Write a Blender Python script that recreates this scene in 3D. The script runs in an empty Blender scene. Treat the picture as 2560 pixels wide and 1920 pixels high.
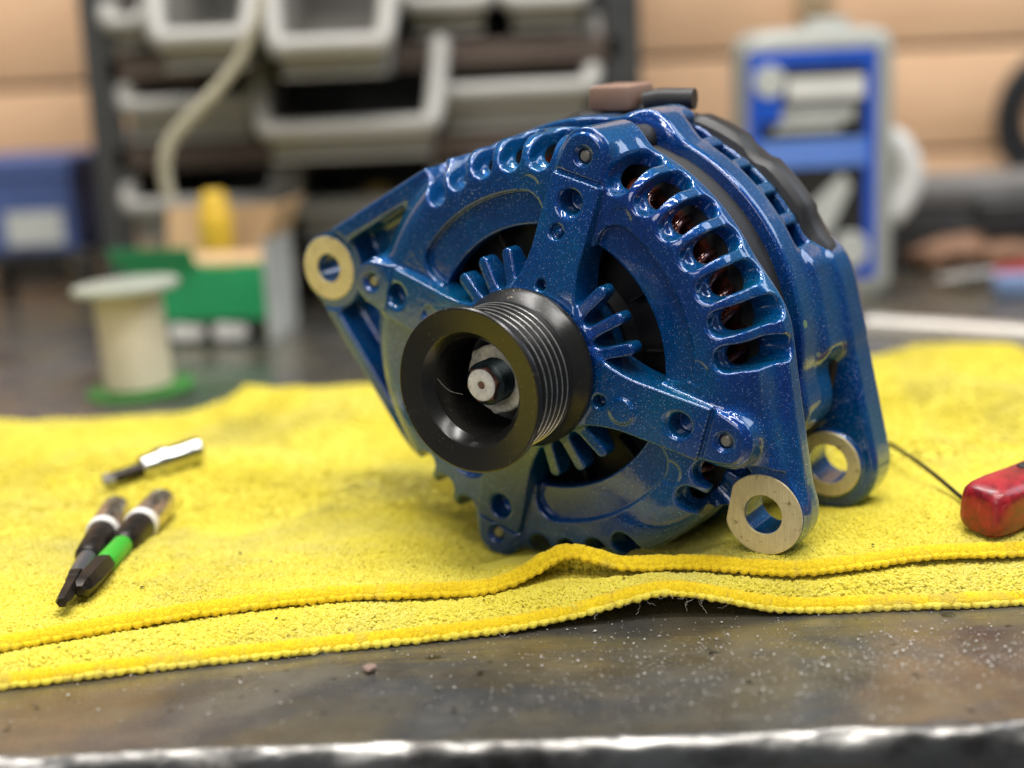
import bpy, bmesh, math, random
import numpy as np
from mathutils import Matrix, Vector
R_ = math.radians
SC = bpy.context.scene
COL = SC.collection

# ------------------------------------------------------------------ camera
CAM_H = 0.199
PITCH, ROLL = R_(13.0), R_(2.6)
FPX = 3700.0                       # focal length in pixels of a 2560 px wide frame
fwd = np.array([0, math.cos(PITCH), -math.sin(PITCH)])
rgt0 = np.array([1.0, 0, 0]); up0 = np.cross(rgt0, fwd)
CR = math.cos(ROLL) * rgt0 - math.sin(ROLL) * up0
CU = math.sin(ROLL) * rgt0 + math.cos(ROLL) * up0
CP = np.array([0, 0, CAM_H])
cam = bpy.data.cameras.new('camera'); camo = bpy.data.objects.new('camera', cam); COL.objects.link(camo)
camo.matrix_world = Matrix(((CR[0], CU[0], -fwd[0], CP[0]), (CR[1], CU[1], -fwd[1], CP[1]), (CR[2], CU[2], -fwd[2], CP[2]), (0, 0, 0, 1)))
cam.sensor_width = 36.0; cam.lens = 36.0 * FPX / 2560.0
cam.clip_start = 0.01; cam.clip_end = 60
cam.dof.use_dof = True; cam.dof.focus_distance = 0.522; cam.dof.aperture_fstop = 3.7
SC.camera = camo
def ray(px, py):                   # measuring helpers: photograph pixel (2560 x 1920) -> place in the room
    return (px - 1280) / FPX * CR - (py - 960) / FPX * CU + fwd
def on_z(px, py, z=0.0):
    d = ray(px, py); return CP + d * (z - CP[2]) / d[2]
def on_y(px, py, y):
    d = ray(px, py); return CP + d * (y - CP[1]) / d[1]

# ------------------------------------------------------------------ light
W = bpy.data.worlds.new('World'); SC.world = W; W.use_nodes = True
W.node_tree.nodes['Background'].inputs[0].default_value = (0.80, 0.88, 1.0, 1)
W.node_tree.nodes['Background'].inputs[1].default_value = 0.10
def area(name, loc, rot, sx, sy, power, col=(1, 1, 1)):
    l = bpy.data.lights.new(name, 'AREA'); l.shape = 'RECTANGLE'; l.size = sx; l.size_y = sy; l.energy = power; l.color = col
    o = bpy.data.objects.new(name, l); COL.objects.link(o); o.location = loc; o.rotation_euler = rot
    return o
area('ceiling_tube_lamp', (-0.25, 1.00, 1.70), (0, 0, R_(4)), 1.5, 0.12, 31, (1.0, 0.97, 0.93))
area('ceiling_tube_lamp', (0.35, 0.15, 1.70), (0, 0, R_(4)), 1.5, 0.12, 28, (1.0, 0.97, 0.93))
area('ceiling_tube_lamp', (-0.15, -0.60, 1.70), (0, 0, R_(4)), 1.5, 0.12, 17, (1.0, 0.97, 0.93))
area('front_fill_light', (-1.15, -1.45, 0.95), (R_(78), 0, R_(-32)), 1.0, 0.9, 11, (1.0, 0.97, 0.94))  # fill light added behind the camera to brighten the nut and front faces
area('window_light', (1.6, 0.95, 1.30), (R_(-6), R_(60), 0), 1.0, 1.1, 13, (0.80, 0.89, 1.0))
SC.view_settings.view_transform = 'Standard'; SC.view_settings.look = 'None'
SC.view_settings.exposure = 0.05; SC.view_settings.gamma = 1.0
SC.view_settings.use_curve_mapping = False
SC.render.resolution_x, SC.render.resolution_y = 1024, 768

# ------------------------------------------------------------------ materials
class NT:
    def __init__(s, name):
        s.m = bpy.data.materials.new(name); s.m.use_nodes = True
        s.t = s.m.node_tree; s.b = s.t.nodes['Principled BSDF']
    def n(s, typ, **kw):
        nd = s.t.nodes.new(typ)
        for k, v in kw.items():
            if k.startswith('i_'):
                key = k[2:]
                key = int(key) if key.isdigit() else key.replace('_', ' ')
                nd.inputs[key].default_value = v
            else: setattr(nd, k, v)
        return nd
    def l(s, a, b): s.t.links.new(a, b)
    def co(s, scale=(1, 1, 1), kind='Object'):
        c = s.n('ShaderNodeTexCoord'); mp = s.n('ShaderNodeMapping'); mp.inputs['Scale'].default_value = scale
        s.l(c.outputs[kind], mp.inputs[0]); return mp.outputs[0]
    def noise(s, sc, det=3, rough=.55, vec=None, dist=0):
        nd = s.n('ShaderNodeTexNoise', i_Scale=sc, i_Detail=det, i_Roughness=rough, i_Distortion=dist)
        if vec is not None: s.l(vec, nd.inputs['Vector'])
        return nd.outputs['Fac']
    def ramp(s, fac, stops, interp='LINEAR'):
        r = s.n('ShaderNodeValToRGB'); r.color_ramp.interpolation = interp
        e = r.color_ramp.elements
        while len(e) < len(stops): e.new(0.5)
        for k, (p, c) in enumerate(stops):
            e[k].position = p; e[k].color = (*c, 1) if len(c) == 3 else c
        s.l(fac, r.inputs[0]); return r.outputs[0]
    def mix(s, fac, a, b, mode='MIX'):
        m = s.n('ShaderNodeMix', data_type='RGBA', blend_type=mode)
        for sock, v in ((m.inputs[0], fac), (m.inputs[6], a), (m.inputs[7], b)):
            if hasattr(v, 'is_output') and v.is_output: s.l(v, sock)
            elif isinstance(v, (int, float)): sock.default_value = v
            else: sock.default_value = (*v, 1)
        return m.outputs[2]
    def math(s, op, a, b=0.0, clamp=False):
        m = s.n('ShaderNodeMath', operation=op, use_clamp=clamp)
        for sock, v in ((m.inputs[0], a), (m.inputs[1], b)):
            if hasattr(v, 'is_output') and v.is_output: s.l(v, sock)
            else: sock.default_value = v
        return m.outputs[0]
    def bump(s, h, strength=.3, dist=.001):
        b = s.n('ShaderNodeBump', i_Strength=strength, i_Distance=dist); s.l(h, b.inputs['Height'])
        s.l(b.outputs[0], s.b.inputs['Normal']); return b
    def set(s, **kw):
        for k, v in kw.items():
            key = k.replace('_', ' '); sock = s.b.inputs[key]
            if hasattr(v, 'is_output') and v.is_output: s.l(v, sock)
            elif isinstance(v, tuple) and len(v) == 3 and sock.type == 'RGBA': sock.default_value = (*v, 1)
            else: sock.default_value = v
        return s.m

def m_simple(name, col, rough=.5, metal=0., var=.15, scale=40., **kw):
    t = NT(name); v = t.co()
    n = t.noise(scale, 4, .6, v)
    a = tuple(c * (1 - var) for c in col); b = tuple(min(1, c * (1 + var)) for c in col)
    t.set(Base_Color=t.ramp(n, [(.3, a), (.7, b)]), Metallic=metal)
    r = t.ramp(n, [(.3, (max(.02, rough - .08),) * 3), (.7, (min(1, rough + .08),) * 3)])
    t.l(r, t.b.inputs['Roughness'])
    t.set(**kw); return t.m

def mk_blue():
    t = NT('candy_blue_flake_paint'); v = t.co()
    big = t.noise(26, 3, .5, v); lw = t.n('ShaderNodeLayerWeight', i_Blend=.45)
    base = t.ramp(big, [(.30, (.002, .022, .180)), (.5, (.0, .042, .218)), (.72, (.0, .082, .228))])
    teal = t.mix(t.math('MULTIPLY', lw.outputs['Facing'], .55), base, (.0, .150, .235))
    vo = t.n('ShaderNodeTexVoronoi', i_Scale=2300.0); t.l(v, vo.inputs['Vector'])
    sep = t.n('ShaderNodeSeparateColor'); t.l(vo.outputs['Color'], sep.inputs[0])
    fl = t.math('MULTIPLY', t.math('GREATER_THAN', sep.outputs[0], .81), t.math('LESS_THAN', vo.outputs['Distance'], .34))
    patch = t.ramp(t.noise(60, 2, .5, v), [(.35, (.25,) * 3), (.65, (1,) * 3)])
    fl = t.math('MULTIPLY', fl, patch)
    flc = t.ramp(sep.outputs[1], [(0, (.05, .14, .55)), (.6, (.20, .36, .80)), (1, (.70, .80, 1.0))])
    vo2 = t.n('ShaderNodeTexVoronoi', i_Scale=3600.0); t.l(v, vo2.inputs['Vector'])
    sep2 = t.n('ShaderNodeSeparateColor'); t.l(vo2.outputs['Color'], sep2.inputs[0])
    fine = t.ramp(sep2.outputs[0], [(0, (.75,) * 3), (.8, (1.05,) * 3), (1, (2.2,) * 3)])
    col = t.mix(1.0, teal, fine, 'MULTIPLY')
    col = t.mix(fl, col, flc)
    oc = t.n('ShaderNodeTexCoord')
    for sx, sy, sz in ((.0005, .0876, -.050), (.0840, .0090, -.050)):      # two dabs of pale green overspray
        dn = t.n('ShaderNodeVectorMath', operation='DISTANCE'); t.l(oc.outputs['Object'], dn.inputs[0]); dn.inputs[1].default_value = (sx, sy, sz)
        dd = t.math('ADD', dn.outputs['Value'], t.math('MULTIPLY', t.noise(380, 3, .6, v), .006))
        col = t.mix(t.math('MULTIPLY', t.math('LESS_THAN', dd, .0046), .7), col, (.30, .48, .22))
    t.set(Base_Color=col, Metallic=.4, Roughness=.45, Coat_Weight=1.0, Coat_Roughness=.022, Coat_IOR=1.75, Specular_IOR_Level=.05)
    orange = t.noise(300, 4, .6, v)
    b = t.n('ShaderNodeBump', i_Strength=.10, i_Distance=.0006); t.l(orange, b.inputs['Height'])
    t.l(b.outputs[0], t.b.inputs['Coat Normal'])
    return t.m
def mk_machined():
    t = NT('bare_machined_aluminium'); v = t.co((1, 1, 1))
    mp = t.n('ShaderNodeMapping'); mp.inputs['Rotation'].default_value = (0, 0, R_(38)); mp.inputs['Scale'].default_value = (1900, 110, 300)
    tc = t.n('ShaderNodeTexCoord'); t.l(tc.outputs['Object'], mp.inputs[0]); brush = t.noise(1, 4, .7, mp.outputs[0], .3)
    n = t.noise(140, 4, .65, v)
    c = t.mix(n, (.64, .54, .31), (.88, .78, .52)); c = t.mix(.45, c, t.ramp(brush, [(.3, (.55, .52, .45)), (.7, (1.15, 1.12, 1.05))]), 'MULTIPLY')
    dirt = t.ramp(t.noise(320, 3, .7, v), [(.60, (1, 1, 1)), (.70, (.30, .26, .18))])
    t.set(Base_Color=t.mix(.8, c, dirt, 'MULTIPLY'), Metallic=.45, Roughness=.42)
    t.bump(brush, .35, .0003); return t.m
M = {}
M['blue'] = mk_blue(); M['machined'] = mk_machined()
M['rubber_black'] = m_simple('black_plastic', (.012, .012, .013), .45)
M['stator'] = m_simple('blackened_stator_steel', (.012, .0125, .014), .58, .0, .3, 90)
M['copper'] = m_simple('varnished_copper_wire', (.10, .022, .012), .16, .55, .4, 120, Coat_Weight=1.0, Coat_Roughness=.06)
M['dark'] = m_simple('dark_rotor_steel', (.008, .008, .009), .5, .4)
def mk_pulley():
    t = NT('black_anodised_pulley'); v = t.co()
    n = t.noise(30, 4, .6, v)
    dust = t.ramp(t.noise(900, 2, .6, v), [(.63, (0, 0, 0)), (.70, (1, 1, 1))])
    pm = t.ramp(t.noise(55, 3, .6, v), [(.50, (.04, .04, .04)), (.72, (.75, .75, .75))])
    f = t.math('MULTIPLY', dust, pm)
    c = t.mix(f, (.018, .0175, .016), (.42, .37, .26))
    t.set(Base_Color=c, Metallic=.35, Roughness=t.ramp(n, [(.3, (.22,) * 3), (.7, (.34,) * 3)]), Specular_IOR_Level=.85)
    return t.m
M['pulley'] = mk_pulley()
M['worn'] = m_simple('crest_highlight', (.50, .49, .46), .30, .9, .1, 200)  # bright metal painting the highlight lines that rib crests catch
M['nut'] = m_simple('pale_zinc_nut', (.66, .62, .50), .55, .15, .4, 300)
M['thread'] = m_simple('dark_oiled_thread', (.018, .030, .032), .28, .5, .5, 300)
M['tipwhite'] = m_simple('chalky_shaft_end', (.74, .71, .66), .65, .0, .25, 350)
M['rust'] = m_simple('rusty_hex_flats', (.17, .085, .065), .6, .3, .4, 300)
M['steel'] = m_simple('grey_bolt_steel', (.33, .32, .30), .35, .8, .3, 300)

# ------------------------------------------------------------------ mesh helpers
def link(name, me, mat, parent=None):
    o = bpy.data.objects.new(name, me); COL.objects.link(o)
    if mat is not None and len(me.materials) == 0: me.materials.append(mat)
    if parent is not None: o.parent = parent
    return o
def tag(o, label, cat=None, group=None, kind=None):
    o['label'] = label
    if cat: o['category'] = cat
    if group: o['group'] = group
    if kind: o['kind'] = kind
    return o
def thing(name, label, cat, loc=(0, 0, 0), rot=(0, 0, 0), group=None, mat=None):
    o = bpy.data.objects.new(name, None); COL.objects.link(o); o.empty_display_size = .02
    if mat is not None: o.matrix_world = mat
    else: o.location = loc; o.rotation_euler = rot
    return tag(o, label, cat, group)
def pydata(name, vs, fs, smooth=True, sharp=None):
    me = bpy.data.meshes.new(name); me.from_pydata([tuple(map(float, v)) for v in vs], [], [tuple(map(int, f)) for f in fs]); me.update()
    if smooth: me.shade_smooth()
    if sharp is not None: me.set_sharp_from_angle(angle=R_(sharp))
    return me
def npmesh(name, V, Q, smooth=True):              # fast mesh from numpy: V (n,3), Q (m,k)
    me = bpy.data.meshes.new(name); V = np.asarray(V, np.float32); Q = np.asarray(Q, np.int32)
    k = Q.shape[1]
    me.vertices.add(len(V)); me.vertices.foreach_set('co', V.ravel())
    me.loops.add(Q.size); me.loops.foreach_set('vertex_index', Q.ravel())
    me.polygons.add(len(Q)); me.polygons.foreach_set('loop_start', np.arange(0, Q.size, k, dtype=np.int32))
    try: me.polygons.foreach_set('loop_total', np.full(len(Q), k, np.int32))
    except Exception: pass
    me.update(calc_edges=True)
    if smooth: me.shade_smooth()
    return me
def lathe(name, prof, n=96, sharp=30, close=False, axis='Z', cap=False):
    """prof: list of (r, z).  Revolved about Z (local)."""
    vs, fs = [], []; m = len(prof)
    for i in range(n):
        a = 2 * math.pi * i / n
        for r, z in prof: vs.append((r * math.cos(a), r * math.sin(a), z))
    segs = m if close else m - 1
    for i in range(n):
        j = (i + 1) % n
        for k in range(segs):
            k2 = (k + 1) % m
            fs.append((i * m + k, j * m + k, j * m + k2, i * m + k2))
    me = bpy.data.meshes.new(name); me.from_pydata(vs, [], fs)
    bm = bmesh.new(); bm.from_mesh(me)
    bmesh.ops.remove_doubles(bm, verts=bm.verts, dist=1e-7)
    if cap:
        bmesh.ops.holes_fill(bm, edges=[e for e in bm.edges if e.is_boundary], sides=0)
    bmesh.ops.recalc_face_normals(bm, faces=bm.faces); bm.to_mesh(me); bm.free()
    me.shade_smooth(); me.set_sharp_from_angle(angle=R_(sharp)); return me
def prism(name, poly, z0, z1, bevel=0., segs=2, sharp=35):
    bm = bmesh.new()
    b = [bm.verts.new((x, y, z0)) for x, y in poly]; t = [bm.verts.new((x, y, z1)) for x, y in poly]
    bm.faces.new(b[::-1]); bm.faces.new(t)
    for i in range(len(poly)): j = (i + 1) % len(poly); bm.faces.new((b[i], b[j], t[j], t[i]))
    bmesh.ops.recalc_face_normals(bm, faces=bm.faces)
    if bevel: bmesh.ops.bevel(bm, geom=bm.edges[:], offset=bevel, segments=segs, affect='EDGES', profile=.5)
    me = bpy.data.meshes.new(name); bm.to_mesh(me); bm.free(); me.shade_smooth(); me.set_sharp_from_angle(angle=R_(sharp)); return me
def boxm(name, sx, sy, sz, bevel=0.002, segs=2, c=(0, 0, 0)):
    x, y = sx / 2, sy / 2
    me = prism(name, [(-x, -y), (x, -y), (x, y), (-x, y)], -sz / 2, sz / 2, bevel, segs)
    me.transform(Matrix.Translation(c)); return me
def tube(name, pts, rad, n=10, cap=True):
    pts = [Vector(p) for p in pts]; m = len(pts); rad = [rad] * m if isinstance(rad, (int, float)) else rad
    vs, fs = [], []; prev = None
    for i, p in enumerate(pts):
        t = (pts[min(i + 1, m - 1)] - pts[max(i - 1, 0)]).normalized()
        if prev is None:
            prev = t.orthogonal().normalized()
        prev = (prev - t * prev.dot(t)).normalized(); b = t.cross(prev)
        for k in range(n):
            a = 2 * math.pi * k / n; vs.append(p + (prev * math.cos(a) + b * math.sin(a)) * rad[i])
    for i in range(m - 1):
        for k in range(n):
            k2 = (k + 1) % n; fs.append((i * n + k, i * n + k2, (i + 1) * n + k2, (i + 1) * n + k))
    if cap: fs.append(tuple(range(n))[::-1]); fs.append(tuple((m - 1) * n + k for k in range(n)))
    return pydata(name, vs, fs, True, 50)
def spline(pts, n=8):                               # Catmull-Rom through points
    P = [np.array(p, float) for p in pts]; P = [2 * P[0] - P[1]] + P + [2 * P[-1] - P[-2]]; out = []
    for i in range(1, len(P) - 2):
        for k in range(n):
            t = k / n; a, b, c, d = P[i - 1:i + 3]
            out.append(.5 * ((2 * b) + (c - a) * t + (2 * a - 5 * b + 4 * c - d) * t * t + (3 * b - a - 3 * c + d) * t ** 3))
    out.append(P[-2]); return np.array(out)

# ------------------------------------------------------------------ signed-distance casting tool (millimetres)
def smin(a, b, k):
    if k <= 0: return np.minimum(a, b)
    h = np.maximum(k - np.abs(a - b), 0) / k
    return np.minimum(a, b) - h * h * k * .25
def smax(a, b, k): return -smin(-a, -b, k)
class Cast:
    def __init__(s, lo, hi, h):
        s.h = h; s.lo = np.array(lo, float)
        s.n = [int(math.ceil((hi[i] - lo[i]) / h)) + 1 for i in range(3)]
        s.ax = [(lo[i] + h * np.arange(s.n[i])).astype(np.float32) for i in range(3)]
        s.D = np.full(s.n, 40, np.float32)
    def sl(s, bb):
        if bb is None: return (slice(None),) * 3
        return tuple(slice(max(0, int((bb[i] - s.lo[i]) / s.h)), min(s.n[i], int((bb[i + 3] - s.lo[i]) / s.h) + 2)) for i in range(3))
    def g(s, q): return s.ax[0][q[0]][:, None, None], s.ax[1][q[1]][None, :, None], s.ax[2][q[2]][None, None, :]
    def add(s, f, bb=None, k=0.): q = s.sl(bb); s.D[q] = smin(s.D[q], f(*s.g(q)), k)
    def sub(s, f, bb=None, k=0.): q = s.sl(bb); s.D[q] = smax(s.D[q], -f(*s.g(q)), k)
    def mesh(s):
        """naive surface nets -> vertices, quads, normals"""
        D = s.D; S = D < 0; nx, ny, nz = D.shape
        c = np.zeros((nx - 1, ny - 1, nz - 1), np.uint8)
        for i in (0, 1):
            for j in (0, 1):
                for k in (0, 1): c += S[i:nx - 1 + i, j:ny - 1 + j, k:nz - 1 + k]
        act = (c > 0) & (c < 8); I = np.argwhere(act)
        idx = np.full(act.shape, -1, np.int32); idx[act] = np.arange(len(I), dtype=np.int32)
        acc = np.zeros((len(I), 3)); cnt = np.zeros(len(I))
        cor = [(i, j, k) for i in (0, 1) for j in (0, 1) for k in (0, 1)]
        val = {o: D[I[:, 0] + o[0], I[:, 1] + o[1], I[:, 2] + o[2]] for o in cor}
        for a in cor:
            for ax in range(3):
                if a[ax] == 0:
                    b = list(a); b[ax] = 1; b = tuple(b); va, vb = val[a], val[b]
                    m = (va < 0) != (vb < 0); t = np.where(m, va / np.where(va == vb, 1, va - vb), 0)
                    p = np.array(a, float)[None].repeat(len(I), 0); p[:, ax] += t
                    acc[m] += p[m]; cnt[m] += 1
        L = acc / cnt[:, None]
        fx, fy, fz = L.T
        gr = np.zeros_like(L)
        for o in cor:                                   # trilinear gradient inside the cell
            wx, wy, wz = [(f if o[i] else 1 - f) for i, f in enumerate((fx, fy, fz))]
            sg = [1 if o[i] else -1 for i in range(3)]
            gr[:, 0] += val[o] * sg[0] * wy * wz; gr[:, 1] += val[o] * sg[1] * wx * wz; gr[:, 2] += val[o] * sg[2] * wx * wy
        gr /= np.maximum(np.linalg.norm(gr, axis=1), 1e-9)[:, None]
        V = s.lo + (I + L) * s.h
        Q = []
        for ax in range(3):
            a = [slice(None)] * 3; b = [slice(None)] * 3; a[ax] = slice(0, -1); b[ax] = slice(1, None)
            E = S[tuple(a)] != S[tuple(b)]; P = np.argwhere(E)
            o1, o2 = [(ax + 1) % 3, (ax + 2) % 3]
            ok = (P[:, o1] > 0) & (P[:, o2] > 0) & (P[:, o1] < D.shape[o1] - 1) & (P[:, o2] < D.shape[o2] - 1)
            P = P[ok]; ins = S[P[:, 0], P[:, 1], P[:, 2]]
            def cell(d1, d2):
                X = P.copy(); X[:, o1] -= d1; X[:, o2] -= d2; return idx[X[:, 0], X[:, 1], X[:, 2]]
            q = np.stack([cell(1, 1), cell(0, 1), cell(0, 0), cell(1, 0)], 1)
            q[~ins] = q[~ins][:, ::-1]; Q.append(q)
        Q = np.concatenate(Q); Q = Q[(Q >= 0).all(1)]
        return V, Q, gr
def cast_part(name, V, Q, N, sel, mat, parent):
    q = Q[sel]; u, inv = np.unique(q, return_inverse=True)
    me = npmesh(name, V[u] * .001, inv.reshape(-1, 4))
    me.normals_split_custom_set_from_vertices(N[u].astype(np.float32))
    return link(name, me, mat, parent)
def cyl(cx, cy, r, z0, z1, rd=0.):
    def f(U, V, Wd):
        d = np.sqrt((U - cx) ** 2 + (V - cy) ** 2) - r; e = np.maximum(z0 - Wd, Wd - z1)
        if rd:
            a, b = d + rd, e + rd
            return np.minimum(np.maximum(a, b), 0) + np.sqrt(np.maximum(a, 0) ** 2 + np.maximum(b, 0) ** 2) - rd
        return np.maximum(d, e)
    return f
def ext(d, e, rd):
    a, b = d + rd, e + rd
    return np.minimum(np.maximum(a, b), 0) + np.sqrt(np.maximum(a, 0) ** 2 + np.maximum(b, 0) ** 2) - rd
def capsule2(U, V, ax, ay, ra, bx, by, rb):          # hull of two circles in the plane
    px, py = U - ax, V - ay; dx, dy = bx - ax, by - ay; L = math.hypot(dx, dy)
    x = np.abs(px * dy - py * dx) / L; y = (px * dx + py * dy) / L
    b = (ra - rb) / L; a = math.sqrt(max(1e-6, 1 - b * b)); k = -b * x + a * y
    return np.where(k < 0, np.sqrt(x * x + y * y) - ra, np.where(k > a * L, np.sqrt(x * x + (y - L) ** 2) - rb, x * a + y * b - ra))
# ------------------------------------------------------------------ alternator
PH = R_(36.6); di = np.array([-142.8, 62.9]); di /= np.linalg.norm(di)
AX = math.sin(PH) * (di[0] * CR - di[1] * CU) - math.cos(PH) * fwd       # shaft axis, pointing out of the pulley
PF = CP + ray(1167.4, 978.6) * .510                                       # centre of the pulley's front rim
AV = np.array([0, 0, 1.]) - AX * AX[2]; AV /= np.linalg.norm(AV); AUx = np.cross(AV, AX)
AO = PF - AX * .046
AM = Matrix(((AUx[0], AV[0], AX[0], AO[0]), (AUx[1], AV[1], AX[1], AO[1]), (AUx[2], AV[2], AX[2], AO[2]), (0, 0, 0, 1)))
def alt_pt(u, v, w): return AO + (AUx * u + AV * v + AX * w) * .001
ALT = thing('alternator', 'glossy metallic blue car alternator with black grooved pulley standing on the yellow towel', 'alternator', mat=AM)
ARM = [(73.0, 78.6, 62.2), (161.4, 80.6, 67.2), (-17.4, 77.8, 61.2), (-108.8, 75.6, 62.6)]   # angle, bolt radius, hole radius
LUG_R = (81.6, -53.6, 15.2); LUG_L = (-110.6, 27.0, 13.4); LW = -16.0; BACK = -30.0
VENTS = [62, 52.4, 42.8, 33.2, 23.6, 14.0, 4.4, 87.3, 97.2, 107, 116.6, 125.6, -29.2, -38.6, -66, -75.6, -85.2, -94.5, -122, -131.6, -141]
def wtop(r): return .6 + np.maximum(0, 71 - r) * .135
def arm2d(U, V, ang, rb):
    ca, sa = math.cos(R_(ang)), math.sin(R_(ang)); s = U * ca + V * sa; t = -U * sa + V * ca
    hw = 10.2 + 5.5 * np.clip((44 - s) / 22, 0, 1.2) ** 2
    d = np.maximum(np.abs(t) - hw, np.maximum(s - (rb - 9), 10 - s))
    return np.minimum(d, capsule2(s, t, rb - 9.5, 0, 10.2, rb, 0, 8.0)), s, t
def build_front():
    C = Cast((-128, -93, -32), (101, 93, 10), .55)
    def bowl(U, V, Wd):
        r = np.sqrt(U * U + V * V); x = r - 69.4; y = Wd + 14.8
        d = np.minimum(np.maximum(x, y), 0) + np.sqrt(np.maximum(x, 0) ** 2 + np.maximum(y, 0) ** 2) - 12.8
        return np.maximum(d, BACK - Wd)
    C.add(bowl)
    def lip(U, V, Wd):
        r = np.sqrt(U * U + V * V); return ext(r - 82.5, np.abs(Wd + 27.4) - 2.4, .8)
    C.add(lip, None, 2.5)
    # webs and barrels of the two mounting ears
    C.add(lambda U, V, Wd: ext(capsule2(U, V, LUG_R[0], LUG_R[1], 14.6, 62, 8, 27), np.abs(Wd + 25.2) - 4.7, 2.0), (30, -75, -32, 101, 45, -12), 7)
    C.add(lambda U, V, Wd: ext(capsule2(U, V, LUG_R[0], LUG_R[1], 12.0, 72, -8, 12), np.abs(Wd + 21) - 9, 4.0), (50, -75, -32, 101, 15, -5), 8)
    C.add(lambda U, V, Wd: ext(capsule2(U, V, LUG_L[0], LUG_L[1], 12.8, -42, 44, 28.5), np.abs(Wd + 21.5) - 8.5, 1.8), (-128, 0, -32, -10, 93, -8), 5)
    C.add(lambda U, V, Wd: ext(capsule2(U, V, LUG_L[0], LUG_L[1], 12.8, -50, -20, 37), np.abs(Wd + 22.5) - 7.5, 1.8), (-128, -75, -32, -10, 50, -8), 3)
    # cavity
    def cav(U, V, Wd):
        r = np.sqrt(U * U + V * V); x = r - 68.3; y = Wd + 20.0
        d = np.minimum(np.maximum(x, y), 0) + np.sqrt(np.maximum(x, 0) ** 2 + np.maximum(y, 0) ** 2) - 8.0
        return np.maximum(d, -60 - Wd)
    # bolt bosses down the side
    for a, rb, rh in ARM:
        x, y = rb * math.cos(R_(a)), rb * math.sin(R_(a))
        x2, y2 = (rb + .6) * math.cos(R_(a)), (rb + .6) * math.sin(R_(a))
        C.add(cyl(x2, y2, 9.6, BACK, -2, 1.2), (x - 16, y - 16, -32, x + 16, y + 16, 4), 5)
    C.sub(cav, None, 1.0)
    for x0, y0, x1, y1 in ((75.5, 1, 74.5, -13), (82.0, 0, 80.0, -13)):      # two draft ribs above the right ear
        C.add(lambda U, V, Wd: ext(capsule2(U, V, x0, y0, 1.2, x1, y1, 2.6), np.maximum(Wd + 10.0 - .12 * (V + 6), -24 - Wd), 1.0), (66, -22, -26, 90, 8, -5), 4)
    # the pocket between body and left ear
    def pocket(U, V, Wd):
        d = capsule2(U, V, LUG_L[0], LUG_L[1], 12.8, -42, 44, 28.5) + 8.0
        d = np.minimum(d, capsule2(U, V, LUG_L[0], LUG_L[1], 12.8, -50, -20, 37) + 6.0)
        d = smax(d, 84.5 - np.sqrt(U * U + V * V), 4); d = smax(d, 17.5 - np.sqrt((U - LUG_L[0]) ** 2 + (V - LUG_L[1]) ** 2), 4)
        return smax(d, -27.5 - Wd, 2)
    C.sub(pocket, (-112, -60, -29, -40, 80, 4), 1.5)
    # vents round the shoulder
    for th in VENTS:
        ca, sa = math.cos(R_(th)), math.sin(R_(th))
        cx, cy = 80 * ca, 80 * sa
        def slot(U, V, Wd, i0=0., hw0=4.45, w0=-26.4, r0=70.2):
            s = U * ca + V * sa; t = -U * sa + V * ca
            hw = hw0 - i0; a = r0 + i0; e = w0 + i0 * 1.6
            d1 = np.where(s < a + hw, np.sqrt((s - a - hw) ** 2 + t * t) - hw, np.abs(t) - hw)
            d2 = np.where(Wd < e + hw, np.sqrt((Wd - e - hw) ** 2 + t * t) - hw, np.abs(t) - hw)
            return np.maximum(d1, d2)
        bb = (cx - 16, cy - 16, -32, cx + 16, cy + 16, 2)
        def shallow(U, V, Wd):
            r = np.sqrt(U * U + V * V); x = r - 69.4; y = Wd + 14.8
            dep = np.minimum(np.maximum(x, y), 0) + np.sqrt(np.maximum(x, 0) ** 2 + np.maximum(y, 0) ** 2) - 12.8 + 6.0
            return smax(slot(U, V, Wd), -dep, 1.5)
        C.sub(shallow, bb, 1.4)
        C.sub(lambda U, V, Wd: slot(U, V, Wd, .1, r0=71.2, w0=-25.2), bb, 1.2)
    # big centre opening and stepped crescents
    C.sub(cyl(0, 0, 49.8, -40, 5), (-60, -60, -32, 60, 60, 6), 1.0)
    angs = sorted(a for a, _, _ in ARM)
    def cres(U, V, Wd):
        r = np.sqrt(U * U + V * V); Rr = 12.0
        m = None
        for a, _, _ in ARM:
            ca, sa = math.cos(R_(a)), math.sin(R_(a)); s = U * ca + V * sa; t = np.abs(-U * sa + V * ca)
            y = np.where(s > 0, 11.6 + Rr - t, -99); m = y if m is None else np.maximum(m, y)
        x = r - (62.8 - Rr)
        d = np.minimum(np.maximum(x, m), 0) + np.sqrt(np.maximum(x, 0) ** 2 + np.maximum(m, 0) ** 2) - Rr
        return np.maximum(d, -5.2 - Wd)
    C.sub(cres, (-70, -70, -8, 70, 70, 4), 1.0)
    # hub, finger fins, arms
    def hub(U, V, Wd):
        r = np.sqrt(U * U + V * V); return ext(r - 28.6, np.maximum(Wd - wtop(r) + .2, -26 - Wd), .8)
    C.add(hub, (-34, -34, -30, 34, 34, 10), 1.0)
    for a, _, _ in ARM:
        for da in (28.8, 44.6, 60.4):
            th = a + da; ca, sa = math.cos(R_(th)), math.sin(R_(th))
            def fin(U, V, Wd):
                s = U * ca + V * sa; t = -U * sa + V * ca
                d2 = np.maximum(np.abs(t) - 2.25, 20 - s); tip = 43.4 - 2.25
                d2 = np.where(s > tip, np.sqrt((s - tip) ** 2 + t * t) - 2.25, d2)
                return ext(d2, np.maximum(Wd - wtop(s) + .6, -3.2 - .35 * (43 - s) - Wd), .8)
            cx, cy = 33 * ca, 33 * sa
            C.add(fin, (cx - 17, cy - 17, -24, cx + 17, cy + 17, 9), 3.4)
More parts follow.
